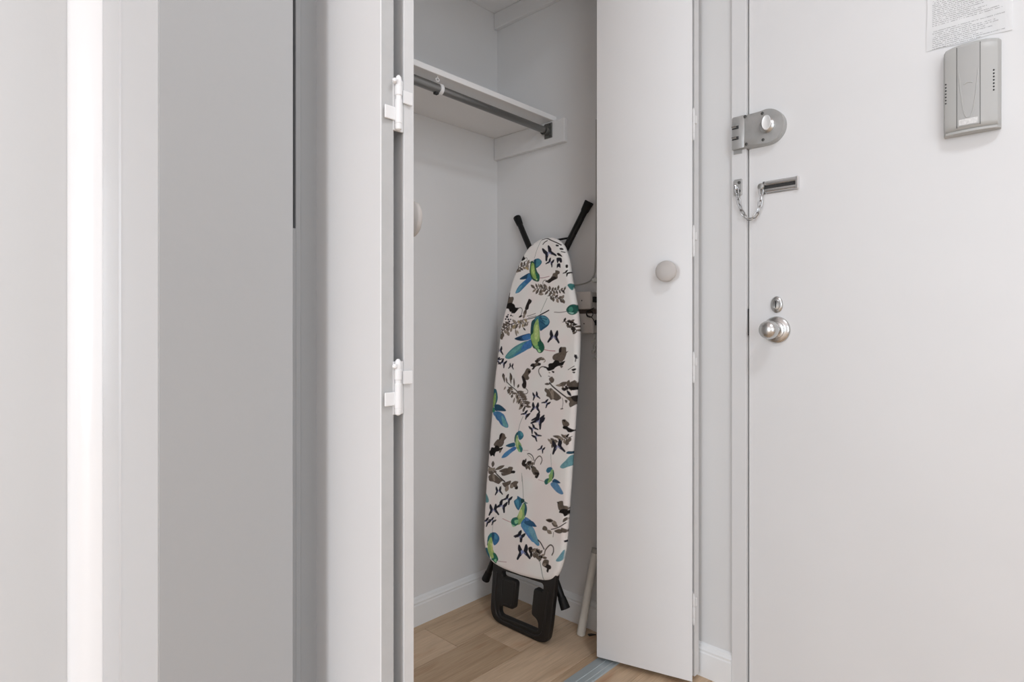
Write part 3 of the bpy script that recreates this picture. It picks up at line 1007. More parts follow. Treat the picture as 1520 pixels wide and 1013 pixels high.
# ---- the print: shapes in tenths of a millimetre on the board plane
PRINT = """1 7c847a 15 2575 12497 2671 12804 2841 13125
1 3a3532 34 2841 13120 3049 13144 3294 13043 3535 12938 3685 12856
1 2a2624 34 2916 12950 2985 13017 3100 13063
0 2c2828 0 3496 12886 3599 12864 3617 12813 3515 12827
0 2c2828 0 3666 12745 3751 12748 3799 12683 3698 12692
1 2c2828 29 3746 12625 3862 12592
1 76706a 17 2256 12937 2455 12989
1 55504c 21 2076 12836 2181 12897
0 22202c 0 3192 12646 3151 12773 3132 12882 3188 12887 3301 12771 3331 12680 3433 12612 3558 12529 3537 12484 3403 12539 3288 12576
0 22202c 0 3168 12638 3045 12737 2928 12815 2886 12788 2953 12656 3042 12583 3059 12486 3080 12365 3146 12350 3164 12458 3192 12543
1 7a7fb0 26 3160 12546 3173 12652 3304 12594
1 a9abc8 16 3165 12662 3225 12580
0 22202c 0 3319 12301 3384 12349 3447 12384 3474 12363 3448 12290 3401 12254 3401 12197 3400 12125 3362 12122 3340 12190 3314 12245
0 22202c 0 3303 12308 3316 12382 3316 12446 3281 12456 3223 12397 3214 12343 3157 12312 3087 12273 3104 12243 3183 12263 3252 12275
1 7a7fb0 16 3240 12288 3315 12310 3333 12243
1 a9abc8 10 3318 12315 3290 12271
0 2a211d 0 3565 12573 3650 12588 3771 12499 3804 12440 3716 12470 3628 12500
0 22202c 0 3564 12404 3648 12431 3779 12397 3812 12260 3733 12255 3686 12315 3621 12230
0 22202c 0 3609 12209 3736 12222 3762 12074 3674 12114 3605 12074
0 2a211d 0 3967 12159 4029 12155 4036 12054 3979 12070
0 2a211d 0 4034 11886 4086 11910 4134 11926 4149 11910 4118 11866 4081 11848 4070 11811 4057 11766 4031 11767 4028 11813 4021 11851
0 2a211d 0 4025 11892 4047 11937 4059 11979 4037 11988 3988 11956 3972 11923 3929 11909 3876 11891 3882 11870 3938 11876 3985 11876
0 2a2220 0 1838 12535 1939 12586 1991 12717 2049 12612 2136 12522 2062 12469 1968 12448 1915 12500
1 5a4f45 19 2087 12538 2198 12540 2221 12456 2131 12404
1 2a211d 23 1625 11963 1711 12090 1864 12187 2078 12290 2324 12354 2522 12404
1 2a211d 19 1657 11973 1739 12136 1955 12239 2268 12287
0 63564a 0 1675 12010 1678 12066 1646 12119 1569 12156 1545 12147 1556 12086 1607 12040
0 8b7c6c 0 1701 12061 1790 12047 1872 12060 1928 12112 1914 12132 1819 12138 1748 12108
0 5a4f45 0 1727 12113 1744 12164 1722 12213 1649 12246 1621 12237 1618 12182 1661 12140
0 63564a 0 1773 12152 1818 12096 1884 12064 1967 12073 1977 12095 1920 12147 1847 12162
0 8b7c6c 0 1834 12181 1860 12244 1851 12315 1791 12386 1764 12385 1749 12313 1780 12241
0 5a4f45 0 1895 12211 1922 12156 1976 12116 2057 12107 2072 12124 2032 12178 1967 12205
0 63564a 0 1956 12240 2011 12281 2031 12339 1995 12408 1965 12414 1918 12362 1921 12299
0 8b7c6c 0 2029 12251 2041 12195 2083 12152 2162 12137 2181 12152 2156 12208 2099 12239
0 5a4f45 0 2101 12262 2136 12305 2144 12359 2109 12418 2087 12420 2060 12369 2070 12313
0 63564a 0 2174 12273 2182 12210 2224 12154 2309 12119 2331 12130 2310 12196 2249 12244
0 8b7c6c 0 2246 12284 2315 12320 2351 12376 2330 12452 2299 12462 2236 12415 2224 12350
0 8b7c6c 0 2263 12335 2205 12286 2189 12223 2240 12150 2276 12145 2324 12204 2312 12272
0 b09a62 0 2147 12225 2179 12170 2236 12123 2319 12100 2333 12113 2289 12171 2221 12207
0 1b6482 0 2551 12418 2745 12476 2905 12373 2890 12263 2713 12142 2611 12192
0 2f8094 0 2629 12400 2841 12417 2867 12288 2694 12186
0 0f4862 0 2551 12418 2656 12444 2648 12189 2610 12203
0 0d4463 0 1937 11813 2143 11919 2388 11992 2471 11817 2061 11778
0 1c70a0 0 2299 11933 2452 11970 2499 11780 2316 11744
0 2a7aa6 0 1767 11319 1892 11531 2190 11747 2459 11887 2516 11767 2300 11581 2004 11356 1865 11307
0 2068a4 0 2191 11739 2460 11876 2507 11768 2264 11630
0 4596b4 0 1798 11334 1896 11484 2078 11593 2029 11430 1878 11330
0 2b5a48 0 2414 12393 2523 12385 2609 12285 2739 12020 2864 11874 2850 11679 2692 11681 2499 11780 2379 12021 2387 12208
0 8ab04c 0 2466 12338 2572 12288 2636 12050 2711 11883 2701 11757 2575 11799 2450 11993 2431 12205
0 a9c662 0 2505 12246 2569 12218 2607 12029 2580 11915 2492 12037
0 1d6a50 0 2649 12003 2860 11839 2846 11725 2744 11789
0 a0cf80 0 2685 11769 2761 11769 2765 11714 2704 11722
1 a0606a 19 2871 11786 3045 11782 3293 11819
0 63564a 0 3548 12006 3723 11965 3735 11886 3658 11846 3662 11734 3550 11691 3406 11693 3357 11752 3423 11838 3446 11905 3545 11932
0 2a211d 0 3131 11647 3259 11701 3357 11752 3484 11801 3608 11759 3578 11705 3439 11646 3313 11585 3207 11620
1 63564a 23 3263 11656 3112 11694 3034 11634 3064 11484
1 2a211d 27 2891 11481 3074 11438 3258 11361 3396 11287 3626 11121 3862 11012
1 5a4f45 19 3349 11323 3137 11401 2897 11412 2669 11423
0 63564a 0 3312 11337 3236 11317 3177 11274 3154 11206 3174 11193 3252 11224 3295 11278
0 8b7c6c 0 3258 11356 3255 11420 3224 11488 3157 11545 3138 11540 3152 11468 3198 11405
0 63564a 0 3204 11376 3130 11388 3070 11371 3042 11317 3060 11296 3136 11295 3183 11327
0 63564a 0 3151 11396 3172 11451 3163 11514 3111 11573 3088 11572 3076 11508 3103 11446
0 8b7c6c 0 3094 11403 3033 11379 2992 11336 2993 11275 3015 11265 3074 11299 3097 11349
0 63564a 0 3037 11406 3044 11468 3014 11528 2936 11572 2910 11563 2916 11495 2966 11442
0 63564a 0 2979 11408 2917 11363 2887 11299 2911 11221 2940 11214 2996 11272 3003 11341
0 8b7c6c 0 2921 11411 2925 11471 2899 11534 2835 11589 2815 11584 2822 11516 2864 11457
0 63564a 0 2863 11414 2784 11383 2731 11328 2729 11249 2756 11236 2833 11280 2864 11345
0 63564a 0 2804 11417 2807 11478 2779 11543 2712 11597 2691 11592 2700 11523 2744 11463
0 8b7c6c 0 2746 11420 2670 11409 2606 11376 2576 11317 2593 11303 2672 11323 2721 11367
0 63564a 0 2687 11422 2658 11491 2595 11549 2493 11575 2473 11559 2519 11487 2598 11443
1 5a4f45 19 3396 11287 3579 11335 3751 11332 3979 11295
0 63564a 0 3439 11299 3495 11325 3527 11369 3517 11428 3494 11437 3442 11401 3428 11351
0 5a4f45 0 3501 11315 3502 11266 3531 11227 3598 11213 3617 11226 3605 11276 3560 11304
0 63564a 0 3563 11331 3616 11341 3644 11368 3628 11415 3604 11425 3555 11407 3546 11372
0 5a4f45 0 3628 11334 3618 11284 3637 11234 3695 11194 3716 11200 3715 11255 3680 11300
0 63564a 0 3695 11333 3744 11370 3765 11422 3741 11484 3717 11489 3674 11443 3671 11387
0 5a4f45 0 3762 11330 3751 11288 3765 11247 3814 11214 3833 11219 3835 11264 3806 11302
0 63564a 0 3828 11319 3879 11320 3915 11339 3920 11382 3904 11394 3854 11386 3831 11357
0 5a4f45 0 3894 11309 3906 11260 3942 11218 4006 11194 4020 11204 3998 11255 3951 11289
0 63564a 0 3960 11298 4013 11325 4046 11368 4040 11427 4019 11436 3968 11400 3952 11350
0 63564a 0 3364 11323 3401 11371 3401 11427 3347 11482 3318 11481 3291 11425 3314 11369
1 2a211d 19 3276 11146 3451 11139 3689 11040 3974 11008
0 63564a 0 3327 11144 3402 11167 3453 11213 3458 11283 3434 11296 3361 11262 3329 11206
0 5a4f45 0 3401 11141 3392 11082 3419 11029 3496 10996 3522 11007 3518 11069 3469 11114
0 8b7c6c 0 3472 11131 3548 11136 3603 11167 3614 11230 3590 11247 3515 11232 3478 11187
0 63564a 0 3538 11103 3495 11060 3486 11007 3531 10950 3559 10949 3593 11000 3580 11055
0 5a4f45 0 3605 11075 3670 11081 3716 11108 3723 11163 3702 11177 3638 11163 3608 11124
0 8b7c6c 0 3671 11048 3656 10992 3676 10938 3746 10900 3772 10908 3775 10969 3734 11016
0 63564a 0 3741 11035 3814 11027 3872 11047 3895 11103 3877 11122 3803 11120 3759 11085
0 5a4f45 0 3812 11027 3822 10966 3865 10917 3947 10897 3968 10911 3944 10974 3885 11011
0 8b7c6c 0 3883 11019 3951 11038 3994 11079 3991 11144 3967 11157 3901 11127 3877 11076
0 63564a 0 3953 11011 3928 10959 3940 10909 4006 10872 4034 10879 4047 10935 4012 10979
0 8b7c6c 0 2853 11231 2928 11191 3013 11179 3094 11210 3092 11232 3006 11266 2922 11260
0 2a211d 0 3838 11301 3884 11273 3938 11261 3993 11276 3994 11291 3940 11315 3886 11316
0 2d7a78 0 4104 11476 4224 11525 4277 11369 4255 11304
1 b9d6d2 13 3998 11404 4105 11465
0 3a2c24 0 1388 11335 1494 11330 1495 11186 1666 11180 1701 11083 1621 10967 1693 10894 1301 10857 1347 11072
0 63564a 0 1520 11162 1685 11155 1625 10919 1395 10914 1414 11069
1 171210 38 1438 11333 1444 11164 1380 11071
0 171210 0 1294 10857 1425 10949 1588 10968 1757 10904 1832 10795 1994 10779 1937 10698 1787 10583 1652 10633 1552 10659 1477 10756 1343 10772
1 5a4f45 27 1934 10733 2057 10784 2158 10716 2135 10553 2055 10461
0 2a211d 0 2009 10438 2078 10434 2139 10452 2174 10498 2161 10514 2088 10510 2038 10480
0 2a211d 0 2384 10990 2438 11081 2567 11018 2543 10938 2472 10871 2438 10733 2349 10689 2283 10725 2310 10841
0 63564a 0 2344 10735 2261 10678 2216 10597 2242 10498 2278 10489 2355 10562 2370 10650
1 2a211d 29 2292 10620 2399 10827 2458 11034
0 8b7c6c 0 2297 10574 2232 10534 2197 10476 2213 10404 2240 10396 2300 10447 2314 10511
0 22202c 0 1372 10471 1433 10518 1504 10469 1443 10423
0 22202c 0 1460 10375 1510 10412 1566 10373 1517 10336
0 22202c 0 1585 10516 1628 10548 1677 10514 1634 10482
0 22202c 0 1632 10610 1668 10638 1710 10608 1674 10581
0 22202c 0 1441 10542 1478 10570 1520 10541 1483 10513
0 22202c 0 1333 10388 1376 10421 1426 10387 1383 10354
0 22202c 0 1589 10373 1625 10401 1667 10372 1631 10344
0 22202c 0 1517 10303 1566 10340 1622 10302 1573 10264
0 22202c 0 1689 10490 1713 10509 1741 10490 1716 10471
1 7c8478 17 3267 11074 3128 10807 3013 10583
1 171210 42 3369 10661 3205 10590 3005 10510
1 2a211d 29 3062 10532 2801 10438 2500 10385 2192 10343 1851 10241 1597 10183 1380 10041 1129 9873
1 2a211d 19 2399 10479 2581 10511 2790 10564
1 63564a 17 2465 10432 2617 10453 2827 10484
1 2a211d 19 1755 10229 1472 10113 1254 9970 1119 9801
0 63564a 0 1711 10211 1673 10167 1670 10116 1720 10067 1748 10068 1776 10119 1757 10169
0 5a4f45 0 1648 10185 1581 10248 1485 10292 1366 10299 1354 10279 1439 10216 1545 10188
0 8b7c6c 0 1584 10159 1527 10107 1507 10041 1548 9969 1580 9966 1628 10029 1623 10097
0 63564a 0 1520 10132 1482 10191 1415 10231 1318 10233 1303 10213 1356 10155 1436 10131
0 63564a 0 1458 10103 1435 10044 1453 9984 1529 9939 1559 9946 1569 10012 1527 10065
0 5a4f45 0 1403 10067 1367 10123 1306 10155 1220 10142 1207 10118 1257 10066 1328 10053
0 8b7c6c 0 1348 10031 1330 9972 1350 9913 1425 9867 1454 9875 1459 9940 1416 9993
0 63564a 0 1293 9995 1234 10042 1157 10065 1069 10048 1063 10026 1136 9984 1217 9978
0 63564a 0 1243 9956 1232 9887 1259 9817 1338 9760 1365 9767 1363 9843 1314 9908
0 5a4f45 0 1205 9909 1126 9953 1040 9962 961 9917 965 9888 1056 9854 1139 9867
0 8b7c6c 0 1168 9862 1159 9789 1189 9715 1273 9654 1301 9662 1296 9743 1243 9811
0 63564a 0 1130 9815 1040 9860 939 9869 845 9823 849 9794 954 9758 1051 9773
0 63564a 0 1196 9874 1117 9803 1110 9726 1214 9657 1272 9662 1331 9742 1291 9815
0 8b7c6c 0 1484 9994 1460 9917 1487 9843 1585 9788 1623 9799 1630 9882 1573 9948
0 5a4f45 0 1259 10257 1242 10206 1260 10155 1328 10118 1354 10125 1359 10181 1320 10226
1 5a4f45 19 2510 10270 2326 10248 2142 10203 1855 10205
0 8b7c6c 0 2469 10265 2415 10235 2384 10190 2396 10132 2419 10126 2470 10165 2482 10215
0 a08c66 0 2410 10258 2419 10314 2392 10363 2314 10391 2288 10379 2292 10320 2341 10280
0 63564a 0 2351 10251 2302 10216 2282 10168 2310 10112 2335 10108 2378 10152 2378 10203
0 8b7c6c 0 2294 10240 2255 10302 2187 10346 2088 10353 2072 10333 2126 10272 2208 10244
0 a08c66 0 2237 10227 2196 10187 2185 10138 2224 10087 2250 10085 2284 10133 2273 10182
0 63564a 0 2180 10213 2151 10265 2095 10304 2012 10312 1997 10296 2040 10244 2108 10218
0 8b7c6c 0 2122 10203 2063 10167 2033 10115 2055 10050 2081 10044 2135 10091 2143 10148
0 a08c66 0 2060 10204 2073 10253 2058 10303 2001 10344 1979 10340 1976 10285 2009 10239
0 63564a 0 1998 10204 1908 10178 1847 10126 1841 10047 1871 10032 1959 10071 1997 10135
0 8b7c6c 0 1936 10205 1912 10278 1850 10339 1742 10369 1718 10352 1760 10276 1841 10228
0 a08c66 0 1873 10205 1794 10172 1746 10116 1756 10040 1786 10029 1862 10075 1885 10139
0 2a211d 0 2247 10087 2264 10040 2305 9999 2370 9976 2384 9984 2356 10033 2305 10067
0 8b7c6c 0 1886 10041 1874 9959 1895 9869 1959 9786 1983 9789 1983 9881 1944 9969
0 8b7c6c 0 1704 10088 1653 10045 1633 9989 1666 9927 1694 9924 1738 9976 1735 10034
0 a08c66 0 1971 9994 1970 9948 1992 9900 2041 9860 2055 9864 2047 9915 2014 9960
0 17607f 0 2948 10470 3155 10494 3337 10419 3441 10284 3389 10150 3194 10028 3051 9967 2984 10130 2947 10311
0 3a8aa0 0 3068 10469 3324 10397 3408 10262 3299 10173 3174 10264
1 0e4a68 25 3014 10401 3233 10263
1 0e4a68 25 2998 10311 3226 10174
1 0e4a68 25 2967 10425 3313 10352
1 0e4a68 29 3050 9989 3189 10084 3360 10150
0 2a7f8e 0 2732 10359 2888 10471 2965 10447 2932 10312 2770 10268
0 0e4a78 0 1877 9689 2117 9784 2363 9844 2607 9875 2651 9720 2443 9637 2132 9617
0 1d6db0 0 2245 9762 2609 9856 2653 9697 2381 9636
0 0b3450 0 1877 9689 2058 9742 2189 9692 2068 9633
0 3f8c92 0 1478 9027 1610 9191 1867 9385 2202 9542 2506 9626 2694 9583 2710 9401 2473 9305 2114 9135 1807 8997 1615 8968
0 2070b4 0 2275 9439 2507 9615 2701 9674 2749 9470 2533 9329 2233 9207
0 2a7aa8 0 1896 9082 2225 9299 2471 9328 2114 9135
0 55a09c 0 1542 9048 1782 9266 2086 9435 2272 9462 2038 9272 1797 9102
0 1c4f55 0 2633 10269 2762 10359 2816 10267 2764 9994 2731 9675 2678 9765 2617 9902
0 1c5440 0 2628 9811 2718 9994 2894 10403 3001 10039 3074 9701 3237 9524 3285 9368 3174 9232 3026 9228 2912 9338 2753 9425
0 8fb65a 0 2842 10313 2928 10357 2996 9994 3043 9723 2999 9542 2917 9451 2795 9471 2690 9629 2645 9788 2742 9903 2752 10131
0 b4cc70 0 2828 10130 2914 10175 2971 9858 2927 9677 2835 9699 2791 9857
0 156048 0 2965 9587 3144 9578 3270 9413 3197 9299 3061 9341
0 9ad090 0 2970 9362 3061 9341 3141 9264 3039 9246
0 6fb060 0 2827 9449 2975 9474 3042 9386 2925 9361
1 b04a58 21 3282 9335 3488 9311 3760 9304
0 22202c 0 3677 9784 3722 9893 3775 9981 3827 9968 3852 9846 3820 9767 3866 9684 3922 9582 3875 9553 3793 9637 3715 9701
0 22202c 0 3651 9785 3607 9899 3555 9993 3501 9986 3474 9864 3505 9781 3457 9702 3397 9602 3445 9570 3531 9648 3610 9706
1 7a7fb0 25 3584 9717 3664 9794 3742 9710
1 a9abc8 15 3664 9804 3663 9723
1 5a3034 19 3612 10593 3868 10579 4131 10605
0 16584e 0 4119 10649 4187 10767 4346 10834 4458 10792 4497 10554 4400 10491 4234 10520
0 2f8a72 0 4207 10690 4325 10752 4388 10642 4284 10580
0 8ac0b0 0 4202 10581 4422 10555 4343 10518
1 2a211d 19 3992 10257 4143 10277 4340 10210 4514 10059 4577 9930
0 2a211d 0 4037 10263 4094 10289 4130 10332 4126 10391 4105 10399 4051 10364 4032 10315
0 63564a 0 4102 10272 4112 10225 4146 10185 4208 10166 4222 10176 4202 10224 4157 10256
0 5a4f45 0 4166 10269 4230 10248 4289 10254 4328 10299 4317 10320 4249 10333 4198 10311
0 2a211d 0 4228 10248 4183 10199 4169 10139 4207 10074 4233 10072 4271 10131 4263 10193
0 63564a 0 4290 10227 4370 10229 4435 10258 4466 10322 4448 10340 4365 10327 4314 10284
0 5a4f45 0 4348 10203 4304 10172 4291 10133 4330 10090 4357 10088 4394 10125 4385 10166
0 2a211d 0 4394 10163 4452 10137 4511 10135 4560 10173 4554 10193 4490 10213 4435 10198
0 63564a 0 4439 10124 4379 10097 4350 10054 4372 9996 4400 9988 4454 10024 4461 10073
0 5a4f45 0 4484 10085 4545 10073 4603 10083 4643 10124 4634 10140 4569 10145 4518 10122
0 2a211d 0 4522 10042 4457 10025 4415 9988 4418 9927 4441 9916 4504 9942 4527 9989
0 63564a 0 4546 9993 4594 9960 4649 9950 4703 9977 4703 9997 4648 10024 4593 10019
0 5a4f45 0 4570 9945 4506 9950 4457 9932 4441 9880 4459 9862 4523 9866 4558 9898
0 2a211d 0 4169 10299 4254 10241 4362 10203 4483 10205 4489 10226 4388 10281 4274 10302
0 2a211d 0 4347 10124 4350 10046 4397 9985 4500 9965 4529 9985 4509 10064 4438 10108
0 5a4f45 0 4153 10146 4212 10093 4292 10062 4386 10069 4393 10089 4321 10139 4235 10154
0 22202c 0 1182 9263 1214 9344 1252 9411 1294 9403 1319 9314 1297 9256 1337 9197 1386 9123 1350 9101 1281 9160 1217 9204
0 22202c 0 1162 9263 1122 9345 1077 9412 1035 9404 1019 9315 1047 9256 1012 9197 969 9122 1009 9100 1073 9160 1133 9204
1 7a7fb0 17 1112 9211 1172 9271 1237 9211
1 a9abc8 10 1171 9278 1174 9219
0 22202c 0 1036 8936 1196 9025 1224 8978 1106 8908
0 63564a 0 3663 9102 3754 9203 3922 9219 3910 9360 3974 9438 4057 9439 4196 9431 4220 9302 4306 9315 4238 9249 4178 9128 4133 9013 3742 8999
0 2a211d 0 3926 9230 3916 9360 3975 9427 4018 9406 4003 9253
0 5a4f45 0 2957 8990 3157 9086 3310 9013 3283 8983
0 22202c 0 4542 9161 4611 9205 4642 9079 4588 9088
0 22202c 0 1151 8906 1066 8946 1000 8986 1018 9008 1124 8998 1186 8969 1261 8975 1355 8983 1371 8956 1290 8933 1225 8909
0 22202c 0 1146 8894 1045 8894 959 8887 958 8861 1055 8827 1128 8827 1187 8791 1260 8747 1293 8763 1242 8815 1206 8862
1 7a7fb0 14 1193 8852 1140 8902 1222 8922
1 a9abc8 9 1132 8903 1199 8889
0 22202c 0 1411 8822 1493 8874 1570 8911 1598 8891 1555 8814 1496 8777 1486 8717 1473 8644 1429 8639 1416 8709 1396 8765
0 22202c 0 1395 8829 1421 8906 1433 8972 1395 8981 1319 8919 1299 8864 1229 8830 1142 8788 1157 8757 1251 8781 1330 8794
1 7a7fb0 16 1319 8807 1408 8832 1418 8764
1 a9abc8 10 1413 8837 1373 8791
0 22202c 0 1822 8724 1851 8779 1884 8823 1912 8816 1920 8754 1899 8715 1920 8672 1946 8620 1919 8606 1878 8649 1839 8682
0 22202c 0 1808 8725 1789 8783 1765 8830 1736 8827 1716 8767 1729 8725 1699 8685 1663 8636 1687 8619 1737 8657 1782 8686
0 63564a 0 3662 9086 3726 9176 3889 9246 4206 9276 4208 9147 4143 9026 4053 8947 3856 8962 3725 9012
0 171210 0 3497 8838 3550 8885 3691 8912 3769 8991 3910 8996 3998 8934 4193 8995 4166 8919 4103 8841 3925 8812 3803 8752 3737 8695 3556 8638 3468 8661 3387 8768 3504 8751
0 2a211d 0 3656 8643 3771 8631 3761 8576 3689 8594
0 63564a 0 4007 8826 4132 8821 4068 8753
1 5a4f45 36 3402 8757 3227 8761 3116 8678 3118 8556 3226 8432
1 171210 42 3535 8719 3330 8754
0 8b7c6c 0 3517 8597 3603 8590 3578 8556
0 2a211d 0 2704 8761 2787 8855 2966 8862 2899 8950 3073 9005 3136 8958 3051 8910 3173 8870 3150 8802 2975 8761 2864 8656 2774 8656 2828 8733
0 63564a 0 3048 8955 3117 8967 3175 8999 3205 9054 3189 9067 3117 9046 3071 9004
1 8b7c6c 34 3189 9027 3261 9051 3355 8966 3301 8919
0 63564a 0 2907 8860 3053 8888 3031 8809 2913 8781
0 63564a 0 2353 8392 2449 8523 2516 8640 2588 8689 2714 8649 2746 8560 2641 8442 2694 8354 2625 8282 2470 8296
0 2a211d 0 2337 8392 2446 8386 2533 8277 2578 8189 2571 8030 2498 7980 2418 8020 2378 8109 2416 8202
0 2a211d 0 2626 8611 2735 8582 2651 8499
1 63564a 29 2542 8006 2657 7923 2635 7831 2456 7773
1 8b7c6c 15 2392 7791 2516 7789
1 2a211d 34 1625 8167 1864 8030 2098 7919 2266 7805 2435 7658 2541 7508
0 2a211d 0 1486 8241 1524 8309 1521 8384 1456 8451 1424 8447 1398 8369 1427 8298
0 63564a 0 1547 8127 1556 8215 1533 8312 1464 8401 1440 8397 1442 8296 1485 8202
0 2a211d 0 1893 8240 1902 8324 1873 8410 1792 8485 1764 8478 1769 8384 1820 8303
0 63564a 0 1858 8099 1876 8207 1860 8328 1796 8444 1770 8441 1763 8317 1800 8198
0 63564a 0 2028 7995 2044 8093 2036 8206 1991 8315 1972 8314 1964 8200 1987 8088
0 63564a 0 1663 8111 1672 8177 1655 8250 1602 8315 1583 8312 1583 8236 1615 8166
0 8b7c6c 0 1522 7868 1576 7897 1614 7939 1617 7992 1600 7998 1547 7961 1524 7914
1 2a211d 19 1722 7998 1848 7867 1988 7739
0 63564a 0 1745 7974 1791 7922 1860 7899 1946 7924 1956 7949 1896 7995 1820 7998
0 5a4f45 0 1777 7941 1710 7903 1686 7854 1732 7800 1769 7797 1825 7843 1820 7894
0 8b7c6c 0 1809 7908 1861 7877 1920 7872 1976 7906 1975 7927 1915 7951 1857 7940
0 63564a 0 1841 7875 1768 7860 1723 7826 1728 7769 1755 7757 1824 7781 1848 7824
0 5a4f45 0 1874 7843 1911 7809 1960 7798 2015 7822 2018 7841 1973 7869 1922 7865
0 8b7c6c 0 1909 7811 1847 7801 1807 7773 1806 7725 1828 7714 1887 7732 1911 7768
0 63564a 0 1943 7779 2012 7755 2088 7754 2159 7789 2156 7808 2079 7826 2005 7812
0 5a4f45 0 1978 7748 1919 7719 1893 7679 1920 7630 1949 7626 2001 7662 2005 7705
1 2a211d 19 2133 7887 2305 7716 2478 7526 2586 7354
0 63564a 0 2155 7864 2252 7832 2365 7825 2478 7855 2479 7875 2368 7901 2254 7893
0 8b7c6c 0 2188 7832 2137 7779 2114 7713 2137 7644 2162 7642 2207 7705 2211 7772
0 63564a 0 2220 7800 2313 7768 2421 7761 2529 7794 2530 7815 2423 7841 2314 7831
0 5a4f45 0 2253 7768 2196 7724 2161 7665 2169 7598 2191 7593 2245 7648 2262 7710
0 63564a 0 2285 7737 2379 7704 2489 7697 2599 7731 2600 7752 2491 7778 2381 7768
0 8b7c6c 0 2316 7705 2236 7644 2180 7564 2173 7470 2198 7463 2278 7538 2313 7624
0 63564a 0 2346 7672 2436 7652 2535 7656 2627 7697 2624 7716 2522 7728 2426 7709
0 5a4f45 0 2376 7639 2300 7591 2249 7524 2248 7443 2274 7436 2348 7496 2378 7569
0 63564a 0 2405 7606 2489 7585 2582 7589 2668 7629 2665 7648 2570 7662 2479 7643
0 8b7c6c 0 2435 7573 2370 7533 2329 7477 2333 7409 2356 7403 2419 7454 2441 7515
0 63564a 0 2464 7541 2566 7503 2687 7492 2810 7523 2813 7545 2695 7577 2572 7570
0 5a4f45 0 2490 7507 2403 7447 2340 7365 2328 7268 2354 7261 2441 7335 2483 7423
0 63564a 0 2512 7471 2602 7452 2704 7452 2803 7484 2802 7500 2700 7514 2599 7500
0 8b7c6c 0 2535 7436 2433 7405 2347 7347 2302 7262 2324 7248 2431 7293 2499 7362
0 63564a 0 2557 7400 2648 7363 2757 7351 2871 7378 2874 7398 2768 7430 2656 7426
0 5a4f45 0 2579 7365 2518 7320 2484 7260 2500 7192 2526 7188 2583 7244 2595 7306
0 5a4f45 0 2187 7982 2239 8015 2266 8059 2250 8112 2228 8117 2180 8076 2171 8028
0 63564a 0 2523 7710 2513 7656 2539 7612 2612 7594 2637 7607 2635 7663 2589 7696
0 8b7c6c 0 2091 7654 2045 7597 2018 7526 2027 7452 2046 7450 2089 7518 2101 7590
0 63564a 0 2564 7600 2598 7521 2663 7442 2758 7379 2774 7388 2725 7475 2648 7547
0 2a211d 0 2396 7406 2472 7423 2477 7367 2407 7361
0 2a211d 0 2539 7362 2615 7368 2606 7307 2552 7318
0 22202c 0 3045 7785 3042 7859 3050 7922 3085 7925 3134 7857 3137 7804 3187 7764 3250 7714 3229 7688 3156 7721 3091 7744
0 22202c 0 3028 7780 2970 7839 2913 7884 2883 7869 2900 7792 2942 7749 2934 7693 2926 7622 2964 7612 2994 7675 3026 7725
1 7a7fb0 16 3007 7727 3034 7789 3104 7754
1 a9abc8 10 3031 7795 3053 7746
0 22202c 0 3069 7397 3105 7488 3147 7563 3191 7557 3214 7461 3189 7394 3229 7331 3278 7252 3239 7226 3169 7287 3103 7333
0 22202c 0 3048 7395 3009 7484 2964 7556 2920 7545 2899 7446 2927 7381 2889 7314 2841 7229 2882 7206 2951 7276 3016 7328
1 7a7fb0 20 2994 7335 3058 7404 3125 7342
1 a9abc8 12 3058 7412 3059 7347
0 22202c 0 3536 7575 3618 7609 3692 7632 3708 7610 3650 7549 3591 7524 3564 7474 3531 7411 3493 7413 3504 7475 3506 7527
0 22202c 0 3525 7583 3570 7646 3600 7703 3572 7715 3491 7671 3458 7626 3391 7606 3308 7580 3311 7551 3393 7560 3462 7561
1 7a7fb0 15 3456 7574 3536 7584 3523 7523
1 a9abc8 9 3542 7588 3495 7553
0 22202c 0 2674 7122 2762 7162 2842 7189 2861 7167 2800 7100 2737 7071 2711 7016 2677 6948 2636 6948 2645 7015 2644 7070
0 22202c 0 2661 7130 2707 7199 2737 7260 2706 7272 2620 7222 2586 7172 2514 7148 2424 7117 2428 7087 2518 7099 2593 7104
1 7a7fb0 16 2587 7117 2674 7131 2662 7066
1 a9abc8 10 2680 7136 2631 7097
0 22202c 0 3253 7046 3353 7125 3447 7185 3483 7161 3436 7053 3365 6996 3357 6915 3347 6815 3291 6803 3268 6894 3239 6967
0 22202c 0 3231 7053 3258 7159 3267 7249 3218 7257 3127 7164 3106 7087 3020 7033 2913 6965 2935 6926 3052 6969 3152 6997
1 7a7fb0 23 3136 7013 3248 7058 3266 6968
1 a9abc8 14 3253 7066 3207 6999
0 63564a 0 3410 7975 3446 8066 3564 8030 3674 8081 3822 8004 3968 7928 4115 7831 4120 7767 3960 7686 3803 7721 3706 7692 3614 7771 3497 7806 3504 7894
0 8b7c6c 0 3681 7994 3780 8001 3829 7745 3729 7758
1 a59583 17 3561 8073 3752 7825 3775 7719
1 2a211d 46 3603 8251 3725 8149 3932 8033 4192 7901 4418 7791
0 63564a 0 3676 8233 3746 8298 3765 8374 3704 8451 3661 8451 3603 8376 3618 8299
0 5a4f45 0 3635 8209 3564 8236 3483 8239 3405 8205 3407 8185 3490 8164 3569 8177
0 63564a 0 3564 8380 3673 8441 3792 8371 3745 8259 3630 8274
1 5a4f45 21 3528 8466 3615 8448
0 63564a 0 3949 8164 4090 8161 4227 8200 4330 8293 4312 8322 4160 8309 4037 8247
0 8b7c6c 0 3864 8180 3959 8151 4066 8150 4169 8188 4167 8210 4059 8231 3953 8216
1 2a211d 19 4058 8192 4279 8185 4466 8218 4650 8251
